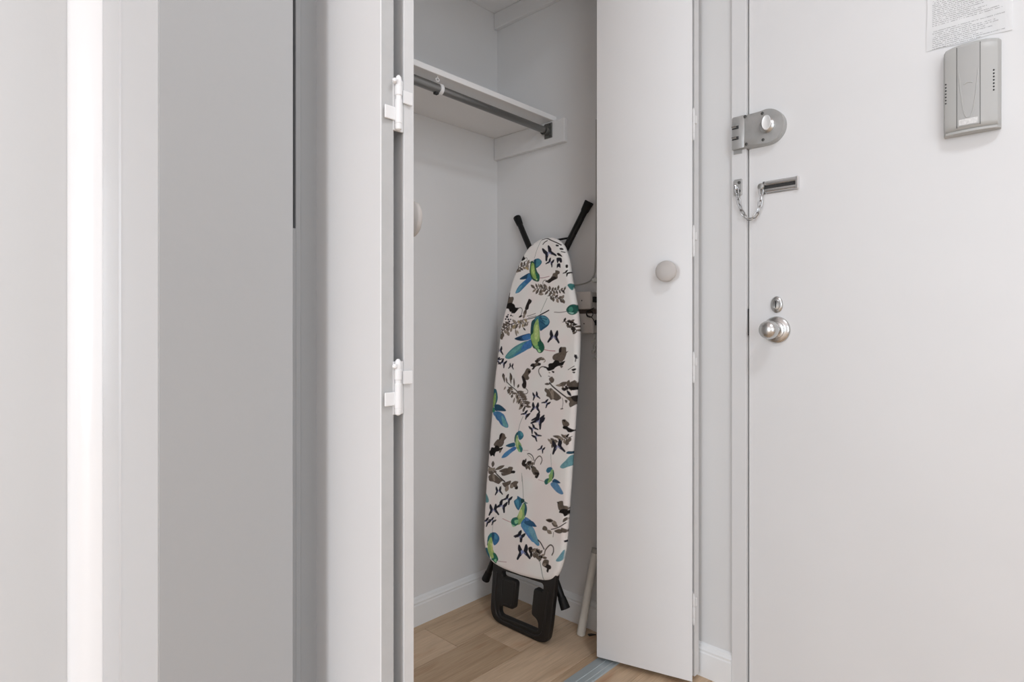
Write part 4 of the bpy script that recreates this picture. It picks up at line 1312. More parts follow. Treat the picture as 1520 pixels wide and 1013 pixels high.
0 63564a 0 4101 8191 4176 8185 4234 8207 4252 8268 4231 8288 4155 8284 4114 8246
0 8b7c6c 0 4162 8189 4137 8141 4143 8093 4196 8056 4220 8062 4236 8115 4210 8158
0 5a4f45 0 4222 8187 4280 8214 4315 8256 4307 8313 4285 8321 4231 8285 4214 8236
0 2a211d 0 4283 8185 4272 8127 4299 8083 4377 8071 4403 8088 4400 8147 4352 8177
0 63564a 0 4342 8196 4418 8238 4457 8298 4434 8375 4400 8383 4331 8330 4317 8262
0 8b7c6c 0 4400 8206 4410 8143 4449 8085 4526 8049 4546 8060 4524 8128 4469 8176
0 5a4f45 0 4459 8217 4537 8236 4589 8278 4591 8347 4565 8362 4489 8332 4458 8278
0 2a211d 0 4517 8227 4549 8162 4612 8121 4707 8125 4725 8149 4678 8211 4601 8233
0 63564a 0 4575 8237 4632 8277 4654 8327 4621 8385 4591 8389 4542 8341 4543 8287
0 8b7c6c 0 4633 8248 4652 8196 4696 8160 4770 8155 4785 8171 4754 8222 4698 8245
0 5a4f45 0 4358 8211 4484 8325 4644 8335 4658 8146 4472 8133
0 171210 0 4391 8139 4522 8179 4657 8167 4663 8083 4504 8072
0 22202c 0 4343 8061 4361 7983 4416 7915 4515 7876 4538 7891 4504 7972 4431 8028
0 2a211d 0 4122 8089 4181 8042 4255 8026 4336 8061 4340 8087 4270 8127 4192 8121
0 63564a 0 4307 7824 4520 7862 4677 7895 4670 7643 4519 7525 4458 7625 4478 7711
0 2a211d 0 4521 7851 4678 7884 4680 7685
1 63564a 19 4186 7794 4225 7648 4195 7443
0 5a4f45 0 4287 7738 4396 7725 4349 7637
1 63564a 34 4146 7438 4227 7456
1 2a211d 21 4346 8712 4450 8770 4565 8838
0 2a211d 0 4480 8728 4611 8766 4615 8713 4537 8678
0 2a211d 0 4513 8645 4606 8660 4583 8606
1 2a2424 29 4564 9200 4597 9116 4594 8988
1 7c8478 13 1050 8431 1102 7910
0 1a6070 0 956 7841 1139 7877 1221 7729 1256 7543 1192 7350 1113 7296 969 7378 962 7615
0 86ac54 0 1017 7572 1087 7720 1154 7724 1173 7537 1142 7345 1029 7123 947 7092 945 7281
0 2a8a60 0 945 7115 1086 7223 1167 7088 1038 7029
0 0f4a66 0 1113 7296 1276 7345 1479 7304 1703 7184 1659 7134 1365 7118 1165 7112
0 2678a8 0 1072 7032 1300 7101 1536 7053 1755 6813 1366 6772 1186 6902
0 2f76a8 0 1076 6993 1338 7053 1604 7031 1753 6838 1866 6666 1842 6583 1713 6580 1510 6650 1328 6818
0 58a0a4 0 1511 6976 1686 6854 1843 6640 1777 6587 1607 6661
1 1d5a9a 29 1213 6970 1361 6821 1573 6680
1 6a726a 15 2538 7042 2421 6793 2354 6516
0 2a211d 0 2634 6995 2731 7094 2831 7160 2793 7078 2694 7001
0 1b7088 0 2325 6490 2444 6544 2573 6485 2618 6390 2560 6293 2442 6234 2373 6315
0 3a98aa 0 2448 6504 2574 6474 2582 6385 2489 6396
0 1a5a60 0 2194 6225 2212 6363 2310 6488 2362 6426 2280 6304 2248 6142 2219 6116
0 84ac5a 0 2276 6348 2338 6356 2398 6206 2515 6109 2556 6002 2503 5906 2381 5889 2294 5990 2248 6142
0 b2cc80 0 2286 6237 2346 6267 2389 6137 2373 5978 2311 6037
0 1d7a78 0 2426 6075 2554 6024 2616 5943 2571 5837 2477 5858 2451 5966
0 7ac07a 0 2392 5936 2488 5904 2495 5827 2399 5858
0 105a78 0 1811 5961 1988 6052 2204 6114 2245 6006 2063 5937 1904 5934
0 2e80b8 0 1640 5525 1766 5691 2007 5861 2217 5980 2315 5925 2111 5762 1904 5597 1750 5529
0 246cb4 0 2067 5892 2232 5982 2315 5925 2169 5815
1 c0a0a0 15 2610 5909 2865 5937
0 63564a 0 1220 5895 1274 6018 1397 6127 1478 6137 1481 6276 1570 6368 1719 6350 1775 6265 1827 6237 1725 6121 1717 6029 1616 5900 1424 5852
0 2a211d 0 1463 6123 1481 6276 1555 6354 1606 6337 1557 6170
0 171210 0 943 5624 1071 5700 1127 5813 1261 5819 1303 5894 1452 5902 1524 5842 1683 5886 1627 5787 1470 5719 1358 5681 1316 5605 1292 5509 1205 5543 1126 5497 1051 5568
0 63564a 0 1499 5758 1627 5787 1541 5660
0 22202c 0 3261 6954 3373 7039 3477 7104 3516 7077 3462 6960 3383 6898 3372 6810 3358 6700 3297 6687 3275 6787 3244 6868
0 22202c 0 3238 6962 3270 7077 3283 7177 3229 7185 3127 7084 3102 7001 3007 6943 2888 6869 2911 6826 3040 6872 3150 6902
1 7a7fb0 25 3134 6920 3256 6967 3274 6868
1 a9abc8 15 3263 6976 3210 6903
0 22202c 0 3009 6694 2970 6765 2947 6829 2981 6842 3064 6792 3093 6741 3164 6718 3251 6689 3243 6658 3152 6667 3076 6669
0 22202c 0 2994 6685 2907 6723 2826 6749 2803 6725 2858 6656 2921 6628 2942 6571 2968 6500 3011 6503 3010 6573 3019 6631
1 7a7fb0 17 2999 6626 2996 6694 3084 6683
1 a9abc8 10 2990 6699 3036 6660
0 22202c 0 3167 6461 3105 6519 3060 6574 3089 6594 3187 6563 3233 6521 3310 6514 3405 6505 3408 6474 3316 6464 3241 6450
0 22202c 0 3156 6449 3057 6468 2969 6476 2955 6449 3033 6395 3104 6381 3143 6332 3193 6272 3234 6283 3210 6348 3198 6404
1 7a7fb0 17 3180 6395 3154 6458 3244 6465
1 a9abc8 10 3147 6462 3205 6434
0 22202c 0 3463 6066 3525 6112 3582 6147 3602 6133 3570 6069 3526 6036 3519 5988 3508 5929 3475 5922 3466 5976 3452 6019
0 22202c 0 3451 6070 3471 6132 3480 6186 3452 6190 3395 6135 3380 6090 3328 6059 3263 6019 3274 5996 3344 6021 3403 6037
1 7a7fb0 14 3394 6047 3461 6073 3468 6020
1 a9abc8 8 3464 6078 3435 6038
0 63564a 0 4216 7079 4335 7123 4420 7079 4504 7035 4524 6954 4408 6888 4284 6906
0 171210 0 4267 6883 4352 6914 4433 6912 4488 6897 4655 6811 4607 6743 4500 6741 4414 6805 4291 6823
0 2a211d 0 4229 7091 4336 7113 4342 7039
1 2a211d 19 4617 6609 4488 6551 4306 6466 4094 6376 3848 6323
0 63564a 0 4581 6593 4522 6545 4496 6486 4525 6423 4554 6420 4605 6478 4608 6538
0 8b7c6c 0 4528 6569 4495 6616 4438 6644 4360 6636 4348 6617 4394 6572 4460 6560
0 5a4f45 0 4476 6546 4434 6499 4418 6443 4445 6388 4467 6388 4502 6443 4501 6498
0 63564a 0 4424 6521 4391 6582 4329 6628 4234 6642 4218 6625 4266 6564 4342 6531
0 8b7c6c 0 4371 6497 4328 6450 4320 6401 4367 6358 4396 6362 4430 6414 4415 6461
0 5a4f45 0 4319 6472 4282 6525 4218 6559 4128 6556 4114 6537 4166 6486 4241 6467
0 63564a 0 4265 6449 4195 6408 4155 6351 4171 6282 4201 6276 4267 6327 4283 6389
0 8b7c6c 0 4211 6426 4212 6481 4181 6519 4107 6525 4084 6508 4096 6454 4146 6429
0 5a4f45 0 4157 6403 4114 6350 4102 6291 4141 6236 4168 6238 4203 6298 4194 6356
0 63564a 0 4103 6380 4068 6422 4012 6444 3938 6431 3929 6412 3976 6373 4039 6366
0 8b7c6c 0 4044 6365 3974 6333 3924 6282 3915 6214 3937 6205 4007 6249 4039 6307
0 5a4f45 0 3985 6353 3965 6417 3911 6461 3817 6467 3795 6446 3831 6382 3902 6354
0 63564a 0 3926 6340 3871 6288 3846 6224 3871 6158 3897 6157 3946 6219 3950 6283
0 8b7c6c 0 3866 6327 3837 6381 3781 6420 3694 6428 3679 6411 3722 6357 3791 6332
0 63564a 0 3886 6542 3988 6501 4110 6490 4239 6525 4242 6549 4124 6583 3998 6575
0 8b7c6c 0 4109 6537 4160 6485 4235 6458 4330 6473 4341 6496 4276 6543 4193 6552
0 63564a 0 4495 6469 4425 6425 4401 6374 4454 6322 4493 6322 4552 6373 4544 6424
0 8b7c6c 0 3778 6315 3841 6408 3931 6334 3867 6266
0 2a211d 0 4408 6542 4472 6572 4523 6619 4543 6681 4527 6689 4462 6650 4424 6596
0 22202c 0 4118 6244 4123 6366 4142 6470 4198 6475 4268 6365 4266 6277 4341 6212 4434 6132 4398 6089 4287 6142 4187 6177
0 22202c 0 4092 6236 4007 6331 3920 6405 3870 6380 3888 6252 3950 6182 3932 6089 3910 5972 3969 5957 4025 6062 4082 6145
1 7a7fb0 27 4052 6147 4101 6250 4209 6194
1 a9abc8 17 4098 6259 4127 6181
0 1f4a60 0 4466 6078 4547 6142 4654 6136 4654 6063 4527 6056
0 5d9aa4 0 4266 5600 4313 5691 4464 5838 4649 6031 4697 5749 4533 5641 4377 5575
1 3a3230 34 2846 5820 2933 5843 3072 5786 3159 5646
1 8b7c6c 19 2879 5781 3003 5732 3100 5637
1 5a4f45 36 3170 5517 3215 5676 3348 5815 3451 5797 3489 5694 3442 5569
1 2a211d 19 2605 5464 2786 5480 2969 5442 3115 5465
0 2a211d 0 2636 5467 2705 5483 2751 5517 2752 5572 2729 5583 2662 5558 2634 5515
0 63564a 0 2681 5471 2679 5418 2710 5378 2783 5367 2805 5382 2795 5435 2746 5463
0 5a4f45 0 2725 5475 2785 5525 2819 5587 2806 5655 2782 5657 2726 5598 2711 5533
0 2a211d 0 2769 5479 2762 5418 2793 5369 2872 5350 2898 5365 2892 5427 2841 5463
0 63564a 0 2811 5475 2903 5486 2981 5525 3021 5597 3002 5615 2906 5592 2843 5539
0 5a4f45 0 2852 5467 2797 5415 2780 5358 2825 5305 2857 5308 2903 5367 2894 5422
0 2a211d 0 2892 5458 2971 5478 3027 5519 3035 5584 3010 5596 2932 5567 2896 5515
0 63564a 0 2932 5450 2913 5393 2927 5340 2989 5304 3014 5313 3022 5374 2988 5420
0 5a4f45 0 2973 5443 3038 5493 3068 5554 3040 5619 3010 5621 2951 5562 2945 5499
0 2a211d 0 3016 5450 3042 5392 3099 5348 3189 5335 3207 5351 3167 5409 3096 5440
0 63564a 0 3059 5456 3118 5491 3152 5537 3141 5593 3118 5597 3062 5555 3047 5504
0 5a4f45 0 3103 5463 3117 5396 3168 5349 3265 5340 3289 5360 3259 5426 3189 5457
0 2a211d 0 2606 5453 2654 5593 2777 5578 2755 5487 2792 5415 2673 5386
0 2a211d 0 2868 5570 3001 5590 3021 5527 2902 5520
0 63564a 0 2849 5446 2864 5385 2913 5340 3002 5328 3023 5346 2994 5406 2928 5437
0 63564a 0 3120 5248 3220 5298 3265 5364 3218 5440 3169 5446 3079 5385 3073 5314
0 63564a 0 3120 5248 3210 5392 3360 5351 3395 5270 3229 5179
0 2a211d 0 3192 5259 3394 5292 3414 5220 3330 5184 3323 5097 3234 5114 3257 5194
1 7c8478 15 2634 5147 2673 4882
1 8a9a90 13 3850 5961 3907 5544
0 1a6a88 0 3693 5404 3748 5498 3885 5545 3957 5509 3921 5440 3817 5349 3732 5346
0 7cb470 0 3906 5459 4002 5474 4022 5393 3964 5257 3974 5132 3839 5081 3838 5257
0 255a54 0 3990 5451 4043 5375 4034 5247 3971 5173 3985 5345
1 2a211d 42 941 5143 1098 5108 1271 5054 1484 4916 1724 4795 1858 4743
0 63564a 0 1246 5132 1309 5200 1326 5274 1271 5342 1233 5339 1181 5261 1195 5189
0 63564a 0 1370 5058 1530 5086 1686 5151 1804 5258 1785 5281 1612 5238 1471 5155
0 63564a 0 1569 5044 1766 5014 1978 5043 2169 5154 2159 5198 1941 5209 1736 5146
0 63564a 0 1956 5060 2001 5249 2219 5282 2201 5145 2326 5142 2207 5078 1809 4923 1672 4992
0 171210 0 2141 5113 2230 5172 2340 5167 2315 5096 2192 5076
1 2a211d 19 976 4973 1145 4976 1307 5025
0 8b7c6c 0 1006 4973 1088 4994 1151 5036 1171 5101 1148 5113 1065 5082 1020 5031
0 63564a 0 1048 4974 1055 4921 1094 4880 1174 4867 1195 4881 1175 4935 1119 4965
0 8b7c6c 0 1090 4975 1172 4994 1236 5033 1259 5097 1237 5110 1154 5081 1107 5031
0 63564a 0 1132 4976 1131 4918 1168 4879 1255 4878 1281 4898 1267 4954 1210 4977
0 8b7c6c 0 1173 4985 1239 5017 1270 5059 1243 5108 1212 5112 1153 5073 1147 5027
0 63564a 0 1214 4997 1194 4945 1213 4907 1288 4900 1317 4916 1323 4968 1281 4992
0 8b7c6c 0 1255 5009 1329 5032 1372 5070 1362 5125 1333 5134 1263 5104 1242 5058
0 63564a 0 1295 5022 1314 4972 1360 4948 1437 4969 1454 4992 1423 5037 1364 5042
0 63564a 0 1099 4760 1220 4896 1386 4900 1557 4836 1763 4727 1180 4628
0 8b7c6c 0 1201 4754 1328 4821 1374 4691 1244 4657
0 63564a 0 1083 4729 1155 4857 1454 4860 1695 4740 1610 4612 1479 4612 1344 4635
0 8b7c6c 0 1254 4873 1352 4890 1405 4691 1323 4677
1 2a211d 42 1482 4911 1653 4836 1889 4739
0 63564a 0 1767 4662 1953 4739 2167 4821 2146 4705 2028 4617 1907 4551
0 63564a 0 2148 4683 2263 4792 2383 4846 2508 4834 2455 4736 2509 4657 2341 4628
0 2a211d 0 2359 4608 2491 4676 2499 4600 2409 4568
0 8b7c6c 0 2057 4645 1959 4582 1910 4504 1948 4419 1993 4416 2082 4491 2094 4572
0 8b7c6c 0 2148 4683 2272 4704 2282 4595 2159 4573
0 63564a 0 1709 4925 1791 4921 1868 4944 1919 5003 1906 5022 1819 5017 1753 4978
0 22202c 0 1626 4387 1642 4470 1668 4540 1708 4543 1746 4467 1735 4407 1783 4362 1841 4305 1810 4277 1736 4315 1668 4341
0 22202c 0 1606 4383 1556 4449 1502 4501 1464 4484 1463 4398 1499 4349 1476 4287 1448 4208 1488 4197 1539 4266 1589 4321
1 7a7fb0 17 1568 4323 1614 4392 1686 4352
1 a9abc8 10 1613 4399 1625 4345
1 63564a 17 1744 4567 1726 4428
0 22202c 0 2094 4187 2182 4256 2264 4309 2293 4291 2248 4202 2185 4152 2174 4087 2160 4005 2112 3993 2098 4065 2078 4123
0 22202c 0 2076 4192 2105 4279 2117 4352 2077 4356 1995 4276 1974 4214 1899 4166 1805 4106 1822 4076 1922 4116 2007 4143
1 7a7fb0 18 1995 4156 2090 4197 2100 4125
1 a9abc8 11 2095 4204 2053 4147
0 22202c 0 1852 3916 1950 4010 2044 4084 2085 4067 2046 3953 1976 3885 1976 3804 1976 3704 1917 3683 1884 3769 1845 3836
0 22202c 0 1828 3920 1846 4028 1846 4119 1794 4118 1706 4012 1692 3933 1606 3866 1499 3782 1527 3747 1646 3808 1750 3852
1 7a7fb0 22 1732 3865 1845 3927 1874 3842
1 a9abc8 14 1851 3936 1808 3863
0 22202c 0 1445 3704 1469 3813 1505 3907 1559 3911 1607 3810 1591 3731 1652 3672 1727 3597 1686 3559 1588 3609 1499 3642
0 22202c 0 1418 3697 1353 3785 1283 3852 1232 3830 1228 3715 1274 3651 1241 3567 1202 3462 1255 3448 1325 3541 1394 3615
1 7a7fb0 22 1365 3618 1430 3709 1523 3658
1 a9abc8 14 1428 3718 1443 3647
0 22202c 0 1159 3227 1257 3278 1345 3314 1364 3294 1296 3218 1225 3181 1194 3122 1155 3048 1110 3044 1123 3113 1124 3170
0 22202c 0 1146 3234 1199 3310 1234 3376 1201 3385 1105 3324 1066 3269 986 3236 887 3194 890 3164 989 3186 1071 3199
1 7a7fb0 16 1064 3212 1160 3236 1144 3168
1 a9abc8 10 1166 3242 1111 3196
0 22202c 0 1432 3320 1520 3363 1598 3394 1614 3375 1551 3309 1488 3277 1458 3225 1420 3160 1381 3157 1395 3219 1399 3270
0 22202c 0 1421 3327 1471 3393 1504 3452 1476 3461 1389 3408 1352 3360 1281 3333 1193 3298 1195 3270 1282 3288 1354 3297
1 7a7fb0 14 1349 3309 1433 3329 1416 3268
1 a9abc8 9 1439 3333 1389 3294
0 5a9298 0 923 4143 1023 4162 1158 4002 1152 3897 985 3876
1 5c6862 17 2655 5058 2736 4675 2797 4336
0 5c8080 0 2750 4349 2864 4262 3002 4219 2870 4197
0 1a6a8c 0 2369 4166 2498 4279 2520 4372 2676 4335 2769 4309 2753 4153 2676 4006 2608 3916 2478 3989
0 2f88a8 0 2445 4181 2560 4269 2632 4151 2586 3988
1 0f4f70 21 2522 4350 2626 4216 2672 4049
0 154848 0 2680 4292 2828 4320 2836 4234 2721 4168
0 1f5a6a 0 2811 4186 2916 4185 2979 4045 2959 3868 2881 3743 2836 3907
0 84b060 0 2731 4061 2811 4186 2877 4112 2865 3913 2896 3746 2834 3603 2695 3464 2546 3431 2502 3575 2606 3773
0 bccc70 0 2658 3871 2739 3975 2799 3813 2737 3669 2616 3665
0 1d6e5c 0 2293 3487 2375 3604 2554 3674 2622 3601 2634 3472 2521 3371 2401 3329 2334 3385
0 7cc48a 0 2458 3544 2622 3601 2630 3515 2514 3446
0 94d09a 0 2333 3396 2427 3383 2521 3371 2402 3323
1 b05a66 17 1898 3487 2076 3462 2297 3448
0 206aa8 0 2753 3498 2885 3700 2949 3649 3110 3511 3057 3435 2910 3424
0 155a80 0 2910 3749 3151 3714 3424 3591 3422 3548 3226 3526 2988 3549
0 3a78b8 0 2925 3752 3122 3707 2980 3634
0 3a8ab0 0 2757 3455 2933 3494 3200 3488 3392 3297 3520 3146 3497 3082 3299 3035 3080 3182
0 5a98b0 0 3056 3456 3234 3432 3459 3185 3349 3117 3192 3251
1 4a60b8 25 2774 3427 2952 3282 3144 3133
0 22202c 0 2766 3116 2864 3187 2955 3241 2982 3222 2924 3127 2854 3075 2835 3005 2810 2917 2760 2906 2755 2984 2741 3047
0 22202c 0 2749 3122 2789 3214 2811 3293 2770 3298 2677 3215 2647 3148 2565 3099 2462 3038 2475 3004 2582 3045 2672 3071
1 7a7fb0 20 2661 3085 2764 3126 2765 3049
1 a9abc8 12 2770 3134 2719 3074
0 20807e 0 1244 2668 1298 2794 1421 2891 1480 2633 1289 2558
0 1f70a0 0 1423 2868 1579 2949 1747 2898 1814 2801 1738 2664 1499 2608
0 8ab860 0 1309 2683 1418 2754 1483 2604 1289 2558
1 7c8478 13 1588 3517 1458 3171 1453 2898
1 b06070 13 3397 5062 3643 5039
0 1f6a60 0 3644 5029 3693 5122 3829 5177 3865 5088 3789 4990 3707 4955
0 8ab45c 0 3820 5292 3985 5319 3968 5190 3894 5072 3785 5032 3830 5167
1 2a5a58 38 4012 5324 3993 5215
0 154a70 0 3976 5086 4051 5193 4189 5185 4325 5114 4170 5077
0 4a84b0 0 3915 4991 3977 5075 4197 5082 4343 4961 4457 4816 4386 4766 4221 4794 4048 4888
0 63564a 0 4247 4466 4322 4542 4455 4568 4491 4451 4600 4432 4609 4311 4373 4252 4287 4308
0 171210 0 4324 4191 4422 4314 4607 4331 4620 4170 4545 4113 4486 4183
0 2a211d 0 4218 4491 4284 4514 4289 4453
1 2a211d 29 4057 3605 4230 3675 4437 3792 4587 3917
0 63564a 0 3814 3855 3897 3811 4000 3807 4110 3863 4115 3895 4017 3928 3911 3907
0 2a211d 0 3829 3837 3903 3823 3989 3829 4075 3866 4076 3881 3991 3889 3904 3870
0 63564a 0 4053 3823 4096 3751 4176 3713 4295 3732 4316 3762 4256 3827 4159 3842
0 8b7c6c 0 4129 3901 4120 3835 4151 3786 4234 3774 4262 3793 4257 3859 4204 3892
0 63564a 0 3701 3525 3734 3638 3845 3652 3907 3582 3856 3518
0 8b7c6c 0 3881 3555 3902 3485 3961 3447 4067 3465 4091 3494 4053 3559 3975 3573
0 63564a 0 4183 3581 4300 3550 4431 3565 4555 3647 4552 3682 4420 3699 4291 3656
0 5a4f45 0 4467 3748 4454 3672 4486 3618 4581 3606 4614 3629 4611 3704 4552 3740
1 63564a 17 4159 3535 4150 3388
0 5a4f45 0 4507 3920 4573 3961 4615 4015 4612 4080 4589 4085 4526 4035 4502 3976
0 2a211d 0 3312 5209 3399 5202 3336 5095 3276 5117
0 63564a 0 3196 5191 3312 5209 3287 5162
1 5a4f45 25 1017 3075 1010 2981
0 20807e 0 1244 2647 1295 2795 1418 2892 1464 2608 1390 2522
0 1a6aa0 0 1423 2847 1577 2950 1745 2899 1821 2782 1739 2628 1588 2513 1496 2615
0 2f8ab0 0 1549 2899 1715 2869 1697 2730 1563 2766
0 0f5070 0 1418 2892 1547 2921 1535 2715 1484 2635
1 1c5a6a 34 1284 2747 1251 2580 1258 2445
0 9cbc5c 0 1300 2592 1400 2751 1486 2613 1518 2395 1613 2261 1696 2081 1608 1991 1432 2103 1317 2255 1267 2425
0 c4cc70 0 1390 2522 1470 2542 1538 2355 1481 2273
0 1a6878 0 1145 2304 1257 2354 1317 2255 1416 2099 1391 2025 1270 2062 1175 2175
1 4a60a0 25 1268 2085 1446 1972
0 1d7058 0 1549 2245 1679 2255 1822 2113 1768 2010 1712 1928 1576 1983 1473 2024 1597 2100
0 7cc890 0 1620 2028 1728 2089 1739 1980 1658 1981
1 a07074 15 1814 2039 1987 2067 2219 2113
0 3a8ab4 0 2788 3420 2894 3574 3284 3508 3480 3255 3606 3052 3589 2985 3505 2969 3294 3063 3047 3198
0 5c9ab0 0 3084 3443 3288 3466 3550 3102 3470 3041 3253 3202
1 4a60b8 25 2821 3384 3012 3254 3262 3098
0 15547c 0 2892 3595 3239 3691 3429 3572 3312 3525 3019 3514
0 22202c 0 2795 3103 2883 3174 2964 3229 2993 3212 2946 3122 2883 3070 2871 3004 2855 2922 2808 2908 2797 2981 2778 3038
0 22202c 0 2778 3108 2808 3195 2822 3269 2783 3272 2701 3190 2679 3127 2605 3077 2512 3015 2527 2985 2626 3028 2710 3057
1 7a7fb0 19 2698 3069 2792 3113 2800 3041
1 a9abc8 11 2797 3120 2754 3062
0 22202c 0 2950 2638 2980 2776 3023 2893 3088 2901 3144 2778 3123 2679 3196 2608 3284 2519 3235 2469 3120 2527 3014 2564
0 22202c 0 2919 2629 2842 2735 2760 2816 2698 2787 2693 2644 2748 2566 2708 2460 2660 2327 2724 2312 2808 2431 2889 2526
1 7a7fb0 30 2856 2528 2933 2645 3043 2585
1 a9abc8 18 2931 2656 2948 2567
0 8090c8 0 2830 2629 2915 2683 2953 2595 2867 2552
1 3a322e 46 3546 3154 3666 3088 3819 2936
1 5a4f45 42 3847 2776 3890 2933 4055 3118 4181 3087 4206 2949 4160 2834
0 2a211d 0 3155 2816 3281 2879 3346 2799 3322 2751 3302 2640 3244 2646 3179 2715
1 2a211d 19 3234 2750 3440 2717 3670 2711 3759 2650
0 63564a 0 3264 2746 3357 2740 3448 2768 3519 2841 3508 2865 3407 2858 3324 2811
0 2a211d 0 3307 2739 3255 2670 3238 2598 3278 2535 3307 2540 3351 2616 3344 2685
0 8b7c6c 0 3349 2732 3436 2756 3511 2803 3553 2876 3536 2889 3445 2854 3384 2796
0 63564a 0 3392 2725 3356 2656 3363 2595 3435 2560 3468 2573 3491 2646 3457 2696
0 63564a 0 3434 2718 3528 2735 3605 2781 3639 2859 3617 2877 3521 2847 3461 2787
0 2a211d 0 3479 2716 3456 2655 3468 2599 3527 2563 3552 2573 3563 2638 3532 2686
0 8b7c6c 0 3523 2715 3604 2737 3662 2781 3674 2848 3650 2860 3570 2827 3531 2774
0 63564a 0 3568 2714 3538 2652 3542 2593 3596 2552 3622 2561 3642 2628 3617 2679
0 63564a 0 3612 2712 3687 2751 3743 2807 3757 2876 3736 2883 3661 2835 3622 2773
0 2a211d 0 3657 2711 3616 2650 3606 2587 3646 2534 3671 2540 3705 2608 3694 2667
0 8b7c6c 0 3691 2697 3755 2688 3819 2706 3867 2759 3860 2778 3790 2778 3732 2745
0 63564a 0 3721 2676 3649 2628 3607 2568 3621 2502 3650 2500 3717 2557 3735 2620
0 63564a 0 3751 2656 3811 2632 3884 2636 3959 2680 3961 2701 3890 2717 3816 2696
0 63564a 0 3446 2655 3584 2711 3670 2544 3541 2552
0 2a211d 0 3487 2844 3617 2824 3638 2745 3523 2758
0 2a211d 0 3687 2674 3768 2715 3761 2630 3705 2626
1 5f6e66 23 3654 2561 3729 2350 3810 2123 3879 1966
0 63564a 0 3779 2426 3847 2610 4039 2639 4049 2517 4133 2498 4115 2391 3978 2375
0 2a211d 0 3864 2407 3995 2503 4149 2482 4142 2398 4076 2360 4043 2258 3972 2280 3978 2375
0 8b7c6c 0 3804 2453 3910 2523 3944 2449 3864 2407
0 5c98a8 0 4328 2713 4429 2861 4572 3080 4560 2894 4519 2742 4390 2688
0 22202c 0 4563 3363 4615 3375 4612 3313 4575 3314"""
lin = lambda h: np.array(srgb(h))
GAIN = 1.2
rng = np.random.RandomState(4)


def vnoise(a, z, s, seed):
    r = np.random.RandomState(seed)
    n = 64
    tbl = r.rand(n, n)
    x = a * s; y = z * s
    xi = np.floor(x).astype(int); yi = np.floor(y).astype(int)
    fx = x - xi; fy = y - yi
    fx = fx * fx * (3 - 2 * fx); fy = fy * fy * (3 - 2 * fy)
    g_ = lambda i, j: tbl[i % n, j % n]
    return (g_(xi, yi) * (1 - fx) + g_(xi + 1, yi) * fx) * (1 - fy) + (g_(xi, yi + 1) * (1 - fx) + g_(xi + 1, yi + 1) * fx) * fy


nz_ = vnoise(PA, PZ, 11, 1) * .6 + vnoise(PA, PZ, 27, 2) * .4
k_ = np.clip((nz_ - .35) / .3, 0, 1)[:, None]
base = np.array([.93, .86, .83]) * k_ + np.array([.92, .90, .865]) * (1 - k_)
colr = base.copy()
tex = vnoise(PA, PZ, 420, 7) * .5 + vnoise(PA, PZ, 150, 8) * .5
for ln in PRINT.split('\n'):
    f = ln.split()
    if len(f) < 5: continue
    kind = int(f[0]); c = lin(f[1]); c = np.clip((c + (c.mean() - c) * .22) * GAIN + .004, 0, .9); w = int(f[2]) / 10000.
    P = np.array(list(map(int, f[3:])), float).reshape(-1, 2) / 10000.
    if kind == 0:
        q = np.array([(v.x, v.y) for v in catmull([Vector(p) for p in P], 4, closed=True)])
        pad = .002
    else:
        q = np.array([(v.x, v.y) for v in catmull([Vector(p) for p in P], 5)])
        pad = w + .002
    lo = q.min(0) - pad; hi = q.max(0) + pad
    i0, i1 = np.searchsorted(zr, [lo[1], hi[1]])
    if i1 <= i0: continue
    idx = (np.arange(i0, i1)[:, None] * NC + np.arange(NC)[None, :]).ravel()
    idx = idx[(PA[idx] > lo[0]) & (PA[idx] < hi[0])]
    if not len(idx): continue
    x = PA[idx]; y = PZ[idx]
    A_ = q; B_ = np.roll(q, -1, 0) if kind == 0 else q[1:]
    if kind: A_ = q[:-1]
    dm = np.full(x.shape, 9.0); ins = np.zeros(x.shape, bool)
    for (x0, y0), (x1, y1_) in zip(A_, B_):
        dx, dy = x1 - x0, y1_ - y0
        L2 = dx * dx + dy * dy
        if L2 > 1e-14:
            tt = np.clip(((x - x0) * dx + (y - y0) * dy) / L2, 0, 1)
            dm = np.minimum(dm, np.hypot(x - x0 - tt * dx, y - y0 - tt * dy))
        if kind == 0:
            cr_ = ((y0 > y) != (y1_ > y))
            if cr_.any() and abs(dy) > 1e-12:
                ins ^= cr_ & (x < dx * (y - y0) / dy + x0)
    sd = np.where(ins, dm, -dm) if kind == 0 else w / 2 - dm
    al = np.clip(sd / .0013 + .5, 0, 1)
    if kind == 1: al *= min(1, max(.55, w / .0012))
    sh = (.78 + .44 * tex[idx])[:, None]
    al = al[:, None]
    colr[idx] = colr[idx] * (1 - al) + np.clip(c[None, :] * sh, 0, .92) * al

# ---- cover mesh: printed front, rolled edge, flat underside
xs = -.20 + .10 * PZ + dep
co = np.stack([xs, -PA, PZ], 1)
ii = np.arange(NR * NC).reshape(NR, NC)
quads = np.stack([ii[:-1, :-1], ii[:-1, 1:], ii[1:, 1:], ii[1:, :-1]], -1).reshape(-1, 4)
ringi = np.concatenate([ii[0, :], ii[1:, -1], ii[-1, -2::-1], ii[-2:0, 0]])
TH = .020
rco = co[ringi].copy()
cen = np.array([0, -.28, .75])
rco[:, 0] = -.20 + .10 * rco[:, 2] + TH
nb = len(co)
rr_ = np.arange(len(ringi)) + nb
